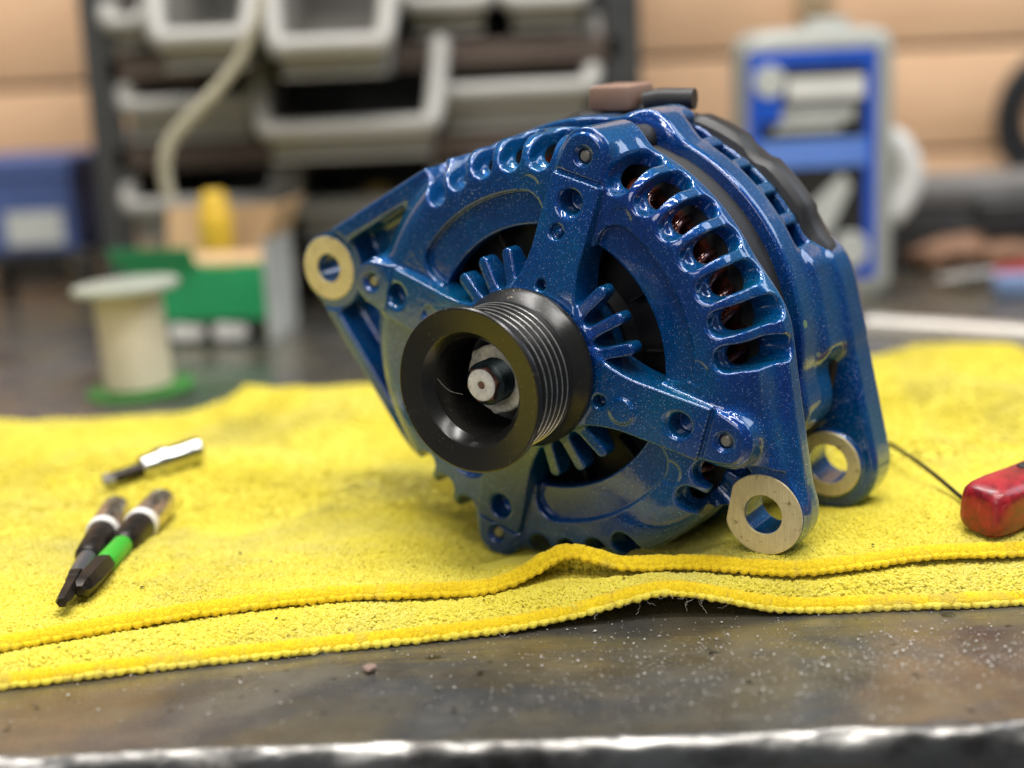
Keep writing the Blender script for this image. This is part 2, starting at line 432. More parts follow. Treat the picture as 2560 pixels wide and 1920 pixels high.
    for a, rb, rh in ARM:
        ca, sa = math.cos(R_(a)), math.sin(R_(a)); cx, cy = 50 * ca, 50 * sa
        def arm(U, V, Wd):
            d, s, t = arm2d(U, V, a, rb)
            top = wtop(s) - np.where(s > 70.4, 1.35, 0)
            dr = np.maximum(0, top - Wd) * .05
            return ext(d - dr, np.maximum(Wd - top, -10.5 - Wd), .7)
        C.add(arm, (cx - 46, cy - 46, -14, cx + 46, cy + 46, 10), 1.5)
        def groove(U, V, Wd):
            d, s, t = arm2d(U, V, a, rb); s0 = s - 70.9
            return np.maximum(np.sqrt((s0) ** 2 + (Wd + .75) ** 2) - .7, d - .6)
        C.sub(groove, (cx - 46, cy - 46, -3, cx + 46, cy + 46, 4), .6)
        x, y = rb * ca, rb * sa
        C.sub(cyl(x, y, 2.7, -40, 6), (x - 6, y - 6, -32, x + 6, y + 6, 6), 1.0)
        C.sub(cyl(x, y, 3.5, -1.6, 6), (x - 6, y - 6, -5, x + 6, y + 6, 6), .8)
        x, y = rh * ca, rh * sa
        C.sub(cyl(x, y, 4.3, -7.0, 8), (x - 8, y - 8, -9, x + 8, y + 8, 8), 1.0)
        zt = float(wtop(rh))
        C.sub(lambda U, V, Wd: np.sqrt((U - x) ** 2 + (V - y) ** 2) - 5.3 - .9 * (Wd - zt), (x - 9, y - 9, zt - 3, x + 9, y + 9, 6), .8)
    def polar(a, r): return r * math.cos(R_(a)), r * math.sin(R_(a))
    for (a, r, rad, dep) in ((75.2, 50.6, 2.7, 2.2), (-21.4, 28.9 + 2, 2.3, 5), (77.0, 30.6, 1.9, 5), (161.4, 48.6, 2.6, 1.2)):
        x, y = polar(a, r); z = float(wtop(r))
        C.sub(cyl(x, y, rad, z - dep, 12), (x - 6, y - 6, z - 8, x + 6, y + 6, 10), 1.1)
    x, y = polar(75.2, 50.6); z = float(wtop(50.6)); C.add(cyl(x + .3, y - .2, 1.5, z - 5, z - .9, .5), (x - 5, y - 5, z - 6, x + 5, y + 5, 8), .8)
    x, y = polar(-21.0, 40.0); z = float(wtop(40)); C.add(cyl(x, y, 4.6, z - 3, z + .8, .6), (x - 8, y - 8, z - 4, x + 8, y + 8, 10), 1.2)
    for a_ in (55.7, .3, -35.8, 91.0):                       # faint ejector-pin marks
        x, y = polar(a_, 63.9); C.sub(cyl(x, y, 4.2, -2.25, 3), (x - 6, y - 6, -5, x + 6, y + 6, 1), .5)
    # mounting ears
    for (x, y, r), zf, hr in ((LUG_R, LW, 7.2), (LUG_L, LW, 5.9)):
        C.add(cyl(x, y, r, BACK, zf, .5), (x - 22, y - 22, -32, x + 22, y + 22, -8), 2.5)
        C.sub(lambda U, V, Wd: np.maximum(np.sqrt((U - x) ** 2 + (V - y) ** 2) - r - 4, zf - Wd), (x - 21, y - 21, zf - 1, x + 21, y + 21, 6), 0)
        C.sub(cyl(x, y, hr, -50, 5), (x - 12, y - 12, -32, x + 12, y + 12, -8), .4)
    ca, sa = math.cos(R_(155)), math.sin(R_(155))                          # flat on the right ear
    C.sub(lambda U, V, Wd: np.maximum(13.4 - ((U - LUG_R[0]) * math.cos(R_(168)) + (V - LUG_R[1]) * math.sin(R_(168))), -23 - Wd), (60, -75, -24, 75, -35, -10), .5)
    return C.mesh()
V, Q, N = build_front()
CEN = V[Q].mean(1); rr = np.hypot(CEN[:, 0], CEN[:, 1]); an = np.degrees(np.arctan2(CEN[:, 1], CEN[:, 0]))
lab = np.zeros(len(Q), int); names = {0: 'front_housing'}
nid = 1
for (x, y, r) in (LUG_R, LUG_L):
    lab[(np.hypot(CEN[:, 0] - x, CEN[:, 1] - y) < r + .6) & (CEN[:, 2] < -10)] = nid; names[nid] = 'mounting_ear'; nid += 1
vs_ = sorted(VENTS)
for i, th in enumerate(vs_):                                              # the ribs between neighbouring vents
    nx = vs_[(i + 1) % len(vs_)] + (360 if i == len(vs_) - 1 else 0)
    if nx - th < 11 and not -45 < th < -20:
        mid = (th + nx) / 2; dd = (an - mid + 180) % 360 - 180
        m = (np.abs(dd) < (nx - th) / 2 - 2.75 * 60 / np.maximum(rr, 60) + .45) & (rr > 73.5) & (CEN[:, 2] > -21.5) & (lab == 0)
        if m.sum() > 60: lab[m] = nid; names[nid] = 'vent_rib'; nid += 1
for a, rb, rh in ARM:
    d, s, t = arm2d(CEN[:, 0], CEN[:, 1], a, rb)
    m = (d < 1.2) & (CEN[:, 2] > -1.8 - 9 * (rr < 49)) & (rr > 28.6); lab[m] = nid; names[nid] = 'support_arm'; nid += 1
PARTS = {}
for i, nm in names.items():
    if (lab == i).any(): PARTS[i] = cast_part(nm, V, Q, N, lab == i, M['blue'], ALT)
FH = PARTS[0]
print('front', len(Q))
# machined ring faces on the ears
for (x, y, r), zf, hr in ((LUG_R, LW, 7.2), (LUG_L, LW, 5.9)):
    pr = [(hr + .1, zf - 1.0), (hr + .1, zf + .25), (hr + .4, zf + .45), (r - .5, zf + .45), (r - .2, zf + .25), (r - .2, zf - .3)]
    me = lathe('machined_ring', [(a * .001, b * .001) for a, b in pr], 72, 25)
    if x > 0:                                                             # follows the flat
        cs, sn = math.cos(R_(168)), math.sin(R_(168))
        for v in me.vertices:
            k = v.co.x * cs + v.co.y * sn - .0131
            if k > 0: v.co.x -= k * cs; v.co.y -= k * sn
    me.transform(Matrix.Translation((x * .001, y * .001, 0)))
    o = link('machined_ring', me, M['machined'], ALT); o['label'] = 'bare brushed metal ring around the ear hole'
# bolts inside the four arm ends
for a, rb, rh in ARM:
    me = lathe('bolt_end', [(0, -.0022), (.0017, -.0022), (.0024, -.0029), (.0024, -.012)], 24)
    me.transform(Matrix.Translation((rb * .001 * math.cos(R_(a)), rb * .001 * math.sin(R_(a)), 0))); link('bolt_end', me, M['steel'], ALT)

# pulley: w = 46 - s
def wz(s): return (46 - s) * .001
pr = [(.0178, wz(29)), (.0178, wz(5.6)), (.0182, wz(5.0)), (.0202, wz(1.9)), (.0207, wz(1.45)), (.0287, wz(.05)), (.0292, wz(.2)), (.0295, wz(.7)), (.0295, wz(2.0)), (.0291, wz(2.6)), (.0262, wz(5.0))]
s = 5.6
for k in range(6):
    pr += [(.0265, wz(s + .05)), (.02672, wz(s + .22)), (.02672, wz(s + .56)), (.0265, wz(s + .73)), (.0245, wz(s + 1.75)), (.0245, wz(s + 2.35))]; s += 3.45
pr += [(.0264, wz(s + .2)), (.0262, wz(s + 1.0)), (.0268, wz(s + 3)), (.0284, wz(s + 6)), (.0292, wz(s + 7.6)), (.0294, wz(s + 8.2)), (.0294, wz(s + 9.6)), (.0288, wz(s + 10.2)), (.012, wz(s + 10.6))]
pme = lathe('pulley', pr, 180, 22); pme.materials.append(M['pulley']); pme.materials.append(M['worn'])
for p in pme.polygons:                                                    # highlight lines put on the rib crests as bright metal
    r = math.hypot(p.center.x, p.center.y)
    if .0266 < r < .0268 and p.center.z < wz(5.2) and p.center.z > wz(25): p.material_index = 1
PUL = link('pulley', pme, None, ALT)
link('pulley_cup', lathe('pulley_cup', [(.0177, wz(24)), (.0175, wz(27.6)), (.0150, wz(28.4)), (.005, wz(28.6))], 96, 30), M['pulley'], PUL)
hexp = lambda r, n=6, o=0: [(r * math.cos(math.pi * 2 * k / n + o), r * math.sin(math.pi * 2 * k / n + o)) for k in range(n)]
nut = link('nut', prism('nut', hexp(.0140, 6, .35), wz(28.4), wz(19.2), .0009, 2, 30), M['nut'], ALT)
link('washer_face', lathe('washer_face', [(.0070, wz(18.4)), (.0118, wz(18.5)), (.0124, wz(19.0)), (.0124, wz(19.6))], 64), M['nut'], nut)
th = [(.0050, wz(10.5))]; s = 11.0
while s < 19.4: th += [(.0070, wz(s)), (.0079, wz(s + .45)), (.0070, wz(s + .9))]; s += .95
SH = link('shaft_thread', lathe('shaft_thread', th, 48, 60), M['thread'], ALT)
hx = link('hex_tip', prism('hex_tip', hexp(.0067, 6, .2), wz(14), wz(8.9), .0005, 2, 30), M['rust'], SH)
link('hex_tip_face', lathe('hex_tip_face', [(0, wz(10.2)), (.0009, wz(10.0)), (.0016, wz(8.55)), (.0052, wz(8.45)), (.0057, wz(8.75)), (.0057, wz(9.3))], 40, 40), M['tipwhite'], SH)
link('bearing_collar', lathe('bearing_collar', [(.012, wz(40)), (.016, wz(40)), (.0165, wz(46)), (.0165, wz(50))], 64), M['dark'], ALT)

# stator, windings, rotor
mm = .001
pr = [(.066, -27 * mm), (.0790, -27 * mm)]
for k in range(11): pr += [(.0797, (-29 - 2 * k) * mm), (.0795, (-30.6 - 2 * k) * mm)]
pr += [(.079, -52 * mm), (.066, -52 * mm)]
ST = link('stator', lathe('stator', pr, 128, 15), M['stator'], ALT)
def loop_mesh():
    pts = spline([(.0655, -.0040, -.027), (.0660, -.0035, -.020), (.0680, -.0012, -.0160), (.0695, .0015, -.0150), (.0712, .0035, -.0195), (.0712, .0042, -.028)], 4)
    return tube('winding_loop', pts, .0016, 8, False)
lm = loop_mesh(); lm.materials.append(M['copper'])
for k in range(60):
    o = bpy.data.objects.new('winding_loop', lm); COL.objects.link(o); o.parent = ST; o.rotation_euler = (R_(random.Random(k).uniform(-.4, .4)), 0, 2 * math.pi * k / 60)
bk = link('winding_core', lathe('winding_core', [(.0600, -.029), (.0600, -.0235), (.063, -.022), (.0705, -.0225), (.0715, -.029)], 96, 60), M['copper'], ST)
RT = link('rotor', lathe('rotor', [(.010, -.0150), (.030, -.0155), (.034, -.0185), (.058, -.0195), (.0600, -.0215), (.0605, -.05)], 72, 30), M['dark'], ALT)
fb = boxm('fan_blade', .020, .0012, .0075, .0003, 1, (.049, 0, -.0160)); fb.materials.append(M['dark'])
for k in range(13):
    o = bpy.data.objects.new('fan_blade', fb); COL.objects.link(o); o.parent = RT; o.rotation_euler = (0, 0, 2 * math.pi * k / 13 + .1)
# through bolt between the castings at each boss
for a, rb, rh in ARM:
    me = lathe('through_bolt', [(.0056, -.026), (.0056, -.055)], 20); me.transform(Matrix.Translation(((rb + 1.5) * mm * math.cos(R_(a)), (rb + 1.5) * mm * math.sin(R_(a)), 0)))
    link('through_bolt', me, M['stator'], ALT)

# rear casting
REAR = (81.4, -53.2); RWF = -78.0
RV = [66 - 9.6 * k for k in range(8)] + [88 + 9.6 * k for k in range(7)]
def build_rear():
    C = Cast((-112, -93, -100), (110, 97, -43), 1.0)
    def body(U, V, Wd):
        r = np.sqrt(U * U + V * V); x = r - 79.0; y = -Wd - 72.0
        d = np.minimum(np.maximum(x, y), 0) + np.sqrt(np.maximum(x, 0) ** 2 + np.maximum(y, 0) ** 2) - 5.0
        return np.maximum(d, Wd + 47.5)
    C.add(body)
    C.add(lambda U, V, Wd: ext(np.sqrt(U * U + V * V) - 84.4, np.abs(Wd + 54.0) - 6.0, 1.5), None, 3)
    for a, rb, rh in ARM:
        x, y = (rb + 1.0) * math.cos(R_(a)), (rb + 1.0) * math.sin(R_(a))
        C.add(cyl(x, y, 11.0, -72, -47, 1.5), (x - 20, y - 20, -90, x + 20, y + 20, -43), 8)
    C.add(lambda U, V, Wd: ext(capsule2(U, V, REAR[0], REAR[1], 19.3, 62, 12, 25.5), np.maximum(Wd - RWF + 1.2, -97 - Wd), 2.5), (30, -93, -100, 110, 60, -60), 6)
    C.add(lambda U, V, Wd: ext(capsule2(U, V, 82, -2, 6.5, 74, 24, 9), np.maximum(Wd + 62, -95 - Wd), 3), (50, -20, -100, 110, 50, -50), 6)
    C.sub(lambda U, V, Wd: np.maximum(np.sqrt(U * U + V * V) - 77.0, np.maximum(Wd + 40, -74 - Wd)), None, 1)
    for th in RV:
        ca, sa = math.cos(R_(th)), math.sin(R_(th)); cx, cy = 82 * ca, 82 * sa
        def slot(U, V, Wd):
            s = U * ca + V * sa; t = -U * sa + V * ca
            return np.maximum(np.abs(t) - 4.3, np.maximum(70 - s, np.maximum(Wd + 62.5, -74 - Wd)))
        if th > 20 or th < -30: C.sub(slot, (cx - 16, cy - 16, -80, cx + 16, cy + 16, -58), 1.5)
    C.add(cyl(REAR[0], REAR[1], 13.5, -90, RWF, .5), (60, -80, -95, 110, -30, -70), 1)
    C.sub(cyl(REAR[0], REAR[1], 8.0, -110, -60), (60, -80, -100, 110, -30, -60), .4)
    return C.mesh()
V, Q, N = build_rear(); CEN = V[Q].mean(1)
m = (np.hypot(CEN[:, 0] - REAR[0], CEN[:, 1] - REAR[1]) < 19.9) & (CEN[:, 2] < -72)
cast_part('rear_housing', V, Q, N, ~m, M['blue'], ALT); cast_part('mounting_ear', V, Q, N, m, M['blue'], ALT)
print('rear', len(Q))
me = lathe('machined_ring', [(.0081, (RWF - 1) * mm), (.0081, (RWF + .3) * mm), (.0128, (RWF + .4) * mm), (.0132, (RWF + .1) * mm), (.0132, (RWF - .5) * mm)], 64, 25)
me.transform(Matrix.Translation((REAR[0] * mm, REAR[1] * mm, 0))); link('machined_ring', me, M['machined'], ALT)
cv = lathe('rear_cover', [(.076, -.0755), (.0850, -.0775), (.0868, -.0795), (.0876, -.0820), (.0872, -.0890), (.0845, -.0925), (.0815, -.100), (.074, -.105), (0, -.106)], 144, 30)
for v in cv.vertices:                                                     # shallow moulded notches round the rim
    r = math.hypot(v.co.x, v.co.y)
    if r > .083:
        a = math.degrees(math.atan2(v.co.y, v.co.x)) % 24
        if a < 7: v.co.x *= .982; v.co.y *= .982
link('rear_cover', cv, M['rubber_black'], ALT)
M['conn'] = m_simple('dusty_brown_plug', (.22, .13, .09), .6)
pb = boxm('terminal_plug', .019, .010, .022, .002, 2, (-.006, .0895, -.082)); link('terminal_plug', pb, M['conn'], ALT)
link('terminal_stud', tube('terminal_stud', [(.006, .0875, -.080), (.012, .0885, -.081), (.026, .0880, -.083)], .0042, 14), M['rubber_black'], ALT)

# ------------------------------------------------------------------ workbench
def D(x, y): return x / .864, y / .864               # photograph coordinates noted at 2212 px width
rng = np.random.default_rng(7)
def vnoise(x, y, seed=0):                              # smooth value noise, vectorised
    x = np.asarray(x, float); y = np.asarray(y, float); xi = np.floor(x).astype(int); yi = np.floor(y).astype(int); fx = x - xi; fy = y - yi
    fx = fx * fx * (3 - 2 * fx); fy = fy * fy * (3 - 2 * fy)
    def h(a, b):
        n = (a * 374761393 + b * 668265263 + seed * 144665) & 0x7fffffff; n = ((n ^ (n >> 13)) * 1274126177) & 0x7fffffff
        return ((n ^ (n >> 16)) & 0xffff) / 65535.0
    return (h(xi, yi) * (1 - fx) + h(xi + 1, yi) * fx) * (1 - fy) + (h(xi, yi + 1) * (1 - fx) + h(xi + 1, yi + 1) * fx) * fy
def fbm(x, y, o=3, seed=0):
    return sum(.5 ** k * (vnoise(x * 2 ** k, y * 2 ** k, seed + k) - .5) for k in range(o))
def grid_mesh(name, X, Y, Z, flip=False):
    n, m = X.shape; V = np.stack([X, Y, Z], -1).reshape(-1, 3); i = np.arange(n * m).reshape(n, m)
    q = np.stack([i[:-1, :-1], i[1:, :-1], i[1:, 1:], i[:-1, 1:]], -1).reshape(-1, 4)
    return npmesh(name, V, q[:, ::-1] if flip else q)
def mk_bench():
    t = NT('worn_steel_bench_top'); v = t.co()
    big = t.noise(9, 5, .6, v, .6); mid = t.noise(45, 5, .65, v); st = t.noise(1, 4, .6, t.co((14, 160, 14)))
    c = t.ramp(big, [(.28, (.16, .128, .080)), (.44, (.30, .265, .195)), (.55, (.20, .198, .195)), (.72, (.47, .43, .35))])
    stain = t.ramp(t.noise(16, 4, .6, t.co((1, 2.2, 1))), [(.52, (0, 0, 0)), (.72, (.55, .55, .55))])
    c = t.mix(stain, c, (.20, .145, .062))
    spots = t.ramp(t.noise(120, 2, .5, v), [(.26, (1, 1, 1)), (.34, (0, 0, 0))])
    c = t.mix(t.math('MULTIPLY', spots, .8), c, (.02, .018, .016))
    scr = t.ramp(t.noise(1, 5, .75, t.co((22, 900, 22))), [(.60, (0, 0, 0)), (.66, (.45, .45, .45))]); c = t.mix(scr, c, (.60, .57, .50))
    r = t.ramp(mid, [(.25, (.17,) * 3), (.75, (.38,) * 3)])
    t.set(Base_Color=c, Metallic=.8, Roughness=r)
    h = t.math('ADD', t.math('MULTIPLY', mid, .7), t.math('MULTIPLY', st, .5)); t.bump(h, .35, .0012); return t.m
M['bench'] = mk_bench()
def mk_edge():
    t = NT('bright_worn_steel_edge'); v = t.co(); n = t.noise(30, 5, .65, v)
    t.set(Base_Color=t.ramp(n, [(.35, (.08, .075, .07)), (.62, (.42, .41, .39))]), Metallic=.95, Roughness=t.ramp(n, [(.3, (.50,) * 3), (.7, (.30,) * 3)])); t.bump(t.noise(160, 4, .6, v), .5, .001); return t.m
M['edge'] = mk_edge()
def mk_wood(name, a, b, sc=(3, 40, 40)):
    t = NT(name); v = t.co(sc); n = t.noise(3, 5, .6, v, .8); n2 = t.noise(7, 3, .6, t.co())
    c = t.mix(t.math('MULTIPLY', n2, .35), t.ramp(n, [(.3, a), (.7, b)]), tuple(x * .6 for x in a))
    t.set(Base_Color=c, Roughness=.72); t.bump(n, .2, .001); return t.m
M['plank'] = mk_wood('tan_wall_board', (.74, .45, .26), (.84, .56, .34))
M['shelfwood'] = mk_wood('dark_brown_shelf_board', (.075, .052, .042), (.13, .095, .078))
M['beam'] = mk_wood('brown_bench_timber', (.10, .065, .040), (.21, .145, .095), (4, 60, 60))
BEN = thing('workbench', 'worn grey steel workbench top with a bright beaten front edge', 'workbench')
def edge_y(x): return .3963 - .022 * x + .0012 * np.asarray(fbm(np.asarray(x) * 22, 0 * np.asarray(x) + 3.3, 3, 5)) * 2
xs = np.concatenate([np.linspace(-1.4, -.32, 30), np.linspace(-.31, .31, 420), np.linspace(.32, 1.4, 30)])
EY = edge_y(xs)
ts = np.concatenate([[0], np.linspace(.001, .09, 46), np.linspace(.11, 1.15, 40)])
X = xs[:, None].repeat(len(ts), 1); Yg = (EY + .0045)[:, None] + ts[None]
Z = .0007 * fbm(X * 30, Yg * 45, 3, 2) * np.clip(ts * 60, 0, 1)[None]
Z = Z - .004 * 0
link('bench_top', grid_mesh('bench_top', X, Yg, Z, True), M['bench'], BEN)
# rolled and beaten front lip
prof = [(.0046, -.00005), (.0034, .0002), (.0020, .0005), (.0008, .0004), (-.0006, -.0003), (-.0016, -.0016), (-.0021, -.0032), (-.0022, -.0055), (-.0022, -.009)]
py_ = np.array([p[0] for p in prof]); pz_ = np.array([p[1] for p in prof])
w = np.linspace(0, 1, len(prof))
nz = fbm(xs[:, None] * 55, w[None] * 1.4 + 0 * xs[:, None], 3, 9); nz2 = fbm(xs * 14, xs * 0 + 8, 2, 4)[:, None]
amp = np.sin(np.clip(w * 1.1, 0, 1) * math.pi)[None]
link('front_lip', grid_mesh('front_lip', xs[:, None].repeat(len(prof), 1), EY[:, None] + py_[None] - .0026 * nz * amp, pz_[None] + (.0024 * nz + .0018 * nz2) * amp), M['edge'], BEN)
prof2 = [(-.0022, -.009), (-.0012, -.018), (-.0012, -.030), (.012, -.031)]
link('front_skirt', grid_mesh('front_skirt', xs[:, None].repeat(4, 1), EY[:, None] + np.array([p[0] for p in prof2])[None], np.array([p[1] for p in prof2])[None] + 0 * xs[:, None]), M['bench'], BEN)
bm_ = boxm('bench_timber', 2.8, .08, .12, .004, 2, (0, .3963 + .052, -.092)); bm_.transform(Matrix.Rotation(-.022, 4, 'Z')); link('bench_timber', bm_, M['beam'], BEN)

# ------------------------------------------------------------------ folded yellow towel
def curve_px(pts):
    return np.array([on_z(*D(x, y), z * .001) for x, y, z in pts])
UP = [(-2600, 1700, 8), (-420, 1455, 9), (-150, 1415, 9), (0, 1390, 9), (200, 1354, 9), (400, 1320, 9), (600, 1294, 10), (740, 1281, 10), (900, 1275, 10), (1040, 1268, 10.5), (1120, 1243, 13), (1180, 1208, 17), (1230, 1190, 19), (1290, 1202, 17), (1350, 1216, 14), (1500, 1214, 13), (1640, 1224, 13), (1720, 1227, 13), (1850, 1214, 13), (1990, 1194, 13), (2100, 1189, 13), (2230, 1184, 13), (2400, 1178, 13), (2640, 1170, 12)]
LO = [(-2600, 1790, 2.6), (-420, 1525, 2.6), (-150, 1492, 2.6), (0, 1472, 2.6), (300, 1435, 2.6), (600, 1402, 2.6), (900, 1371, 2.6), (1100, 1347, 3.2), (1250, 1316, 5.6), (1350, 1288, 8.6), (1430, 1271, 10.2), (1520, 1277, 8.6), (1650, 1301, 4.4), (1760, 1307, 2.8), (1900, 1302, 2.6), (2060, 1297, 2.6), (2212, 1290, 2.6), (2400, 1282, 2.6), (2640, 1274, 2.6)]
UC, LC = curve_px(UP), curve_px(LO)
def resample(P, xs):
    Q = spline(P, 12); o = np.argsort(Q[:, 0]); Q = Q[o]
    return np.stack([xs, np.interp(xs, Q[:, 0], Q[:, 1]), np.interp(xs, Q[:, 0], Q[:, 2])], -1)
BK = np.array([on_z(*D(x, y), .008) for x, y in ((-3000, 960), (-300, 905), (0, 893), (200, 894), (400, 888), (500, 878), (545, 862), (620, 868), (760, 860), (900, 850), (1500, 812), (1880, 790), (1950, 781), (2060, 768), (2140, 766), (2190, 776), (2230, 800))])
TX0, TX1 = -.62, .335
bodyc = alt_pt(5, -84, -20); lugc = alt_pt(LUG_R[0], LUG_R[1] - LUG_R[2], -22); rearc = alt_pt(REAR[0], REAR[1] - 19, -86)
armc = alt_pt(-24, -84, -8); lug_back = alt_pt(LUG_R[0], LUG_R[1] - 15, -29); covc = alt_pt(10, -84, -82)
print('contacts', bodyc, lugc, rearc, armc, covc)
def top_z(x, y, yh, zh):
    t = np.clip((y - yh) / .045, 0, 1); t = t * t * (3 - 2 * t)
    base = .0098 + .0085 * fbm(x * 9 + 3, y * 11, 3, 21) + .0045 * np.sin((x * .6 + y) * 46 + 2.2 * fbm(x * 6, y * 6, 2, 8)) * np.clip((y - .52) * 8, 0, 1)
    base = base + .006 * np.exp(-((x - .17) / .12) ** 2)
    z = zh * (1 - t) + base * t
    z = z + .0014 * fbm(x * 60, y * 60, 2, 3) * t
    def bump(z, c, s, target, wgt=1.0):
        g = np.exp(-(((x - c[0]) / s) ** 2 + ((y - c[1]) / s) ** 2)) * wgt * np.clip((y - yh) / .009, 0, 1); return z * (1 - g) + target * g
    z = bump(z, lugc, .020, lugc[2] + .0005, .95); z = bump(z, lug_back, .02, lug_back[2] - .0002, .9)
    z = bump(z, rearc, .028, rearc[2] + .0002, .95)
    z = bump(z, bodyc, .045, min(bodyc[2], .006) - .0005, .95); z = bump(z, armc, .022, armc[2] + .0008, .9); z = bump(z, covc, .045, max(.003, covc[2] - .001), .9)
    return np.maximum(z, .0025)
def mk_towel(name, tuft):
    t = NT(name); g = t.n('ShaderNodeNewGeometry'); pos = g.outputs['Position']
    oi = t.n('ShaderNodeObjectInfo')
    n1 = t.noise(14, 4, .6, pos); n2 = t.noise(55, 3, .6, pos)
    c = t.ramp(n1, [(.3, (.65, .545, .042)), (.7, (.71, .625, .080))])
    d1 = t.ramp(t.noise(11, 5, .62, pos, .4), [(.47, (0, 0, 0)), (.70, (.75, .75, .75))])
    d2 = t.ramp(n2, [(.60, (0, 0, 0)), (.80, (.55, .55, .55))])
    dirt = t.math('MAXIMUM', t.math('MULTIPLY', d1, .75), t.math('MULTIPLY', d2, d1))
    c = t.mix(dirt, c, (.34, .31, .115))
    if tuft:
        k = t.ramp(oi.outputs['Random'], [(0, (.88, .86, .75)), (.5, (1.0, 1.0, 1.0)), (1, (1.06, 1.08, 1.7))])
        c = t.mix(1.0, c, k, 'MULTIPLY')
    t.set(Base_Color=c, Roughness=.92, Sheen_Weight=.30, Sheen_Roughness=.5, Sheen_Tint=(1, .93, .55), Specular_IOR_Level=.12)
    t.set(Subsurface_Weight=.0)
    return t.m
M['towel'] = mk_towel('yellow_microfibre', False); M['tuft'] = mk_towel('yellow_microfibre_loops', True)
def mk_hem(name, a, b):
    t = NT(name); g = t.n('ShaderNodeNewGeometry'); pos = g.outputs['Position']
    n = t.noise(70, 4, .6, pos); d = t.ramp(t.noise(38, 4, .6, pos), [(.56, (0, 0, 0)), (.74, (.7, .7, .7))])
    fi = t.ramp(t.noise(900, 3, .7, pos), [(.3, (.72, .68, .55)), (.6, (1.05, 1.05, 1.1))]); c = t.mix(d, t.mix(1.0, t.ramp(n, [(.3, a), (.7, b)]), fi, 'MULTIPLY'), (.32, .27, .10)); t.set(Base_Color=c, Roughness=.8, Sheen_Weight=.2, Specular_IOR_Level=.15); t.bump(t.noise(1500, 2, .6, pos), .6, .0008); return t.m
M['hem'] = mk_hem('golden_hem_thread', (.74, .51, .008), (.80, .59, .014)); M['hem2'] = mk_hem('pale_hem_thread', (.74, .60, .04), (.80, .68, .09))
TOW = thing('towel', 'yellow terry towel folded in two under the alternator, hemmed edges toward the front', 'towel')
nx = 560; txs = np.linspace(TX0, TX1, nx)
uh = resample(UC, txs); lh = resample(LC, txs)
for h in (uh, lh): h[:, 1] += 0
bkx = np.interp(txs, BK[:, 0], BK[:, 1]); bkx[txs > BK[-1, 0]] = BK[-1, 1]
tt = np.concatenate([np.linspace(0, .1, 60), np.linspace(.105, 1, 170)])
def upper(txs_, t_):
    yh = np.interp(txs_, txs, uh[:, 1]); zh = np.interp(txs_, txs, uh[:, 2]); yb = np.interp(txs_, txs, bkx)
    y = yh + (yb - yh) * t_; z = top_z(txs_, y, yh, zh)
    e = np.clip((t_ - .965) / .035, 0, 1); return y, z * (1 - .75 * e ** 3)
XX, TT = np.meshgrid(txs, tt, indexing='ij'); YY, ZZ = upper(XX, TT)
UL = link('upper_layer', grid_mesh('upper_layer', XX, YY, ZZ, True), M['towel'], TOW)
def lower(txs_, t_):
    y0 = np.interp(txs_, txs, lh[:, 1]); z0 = np.interp(txs_, txs, lh[:, 2]); yu = np.interp(txs_, txs, uh[:, 1]); zu = np.interp(txs_, txs, uh[:, 2])
    y = y0 + .055 * t_; gap = np.clip((yu - y0), .004, .05)
    t = np.clip((y - y0) / gap, 0, 1.3); zt = np.minimum(zu - .0045, .0075)
    z = z0 + (np.maximum(zt, z0 * .8) - z0) * np.clip(t, 0, 1) ** .9 + .0018 * np.sin(np.clip(t, 0, 1) * math.pi) + .0008 * fbm(txs_ * 60, y * 70, 2, 31)
    return y, z
tl = np.linspace(0, 1, 60); XL, TL = np.meshgrid(txs, tl, indexing='ij'); YL, ZL = lower(XL, TL)
LL = link('lower_layer', grid_mesh('lower_layer', XL, YL, ZL, True), M['towel'], TOW)
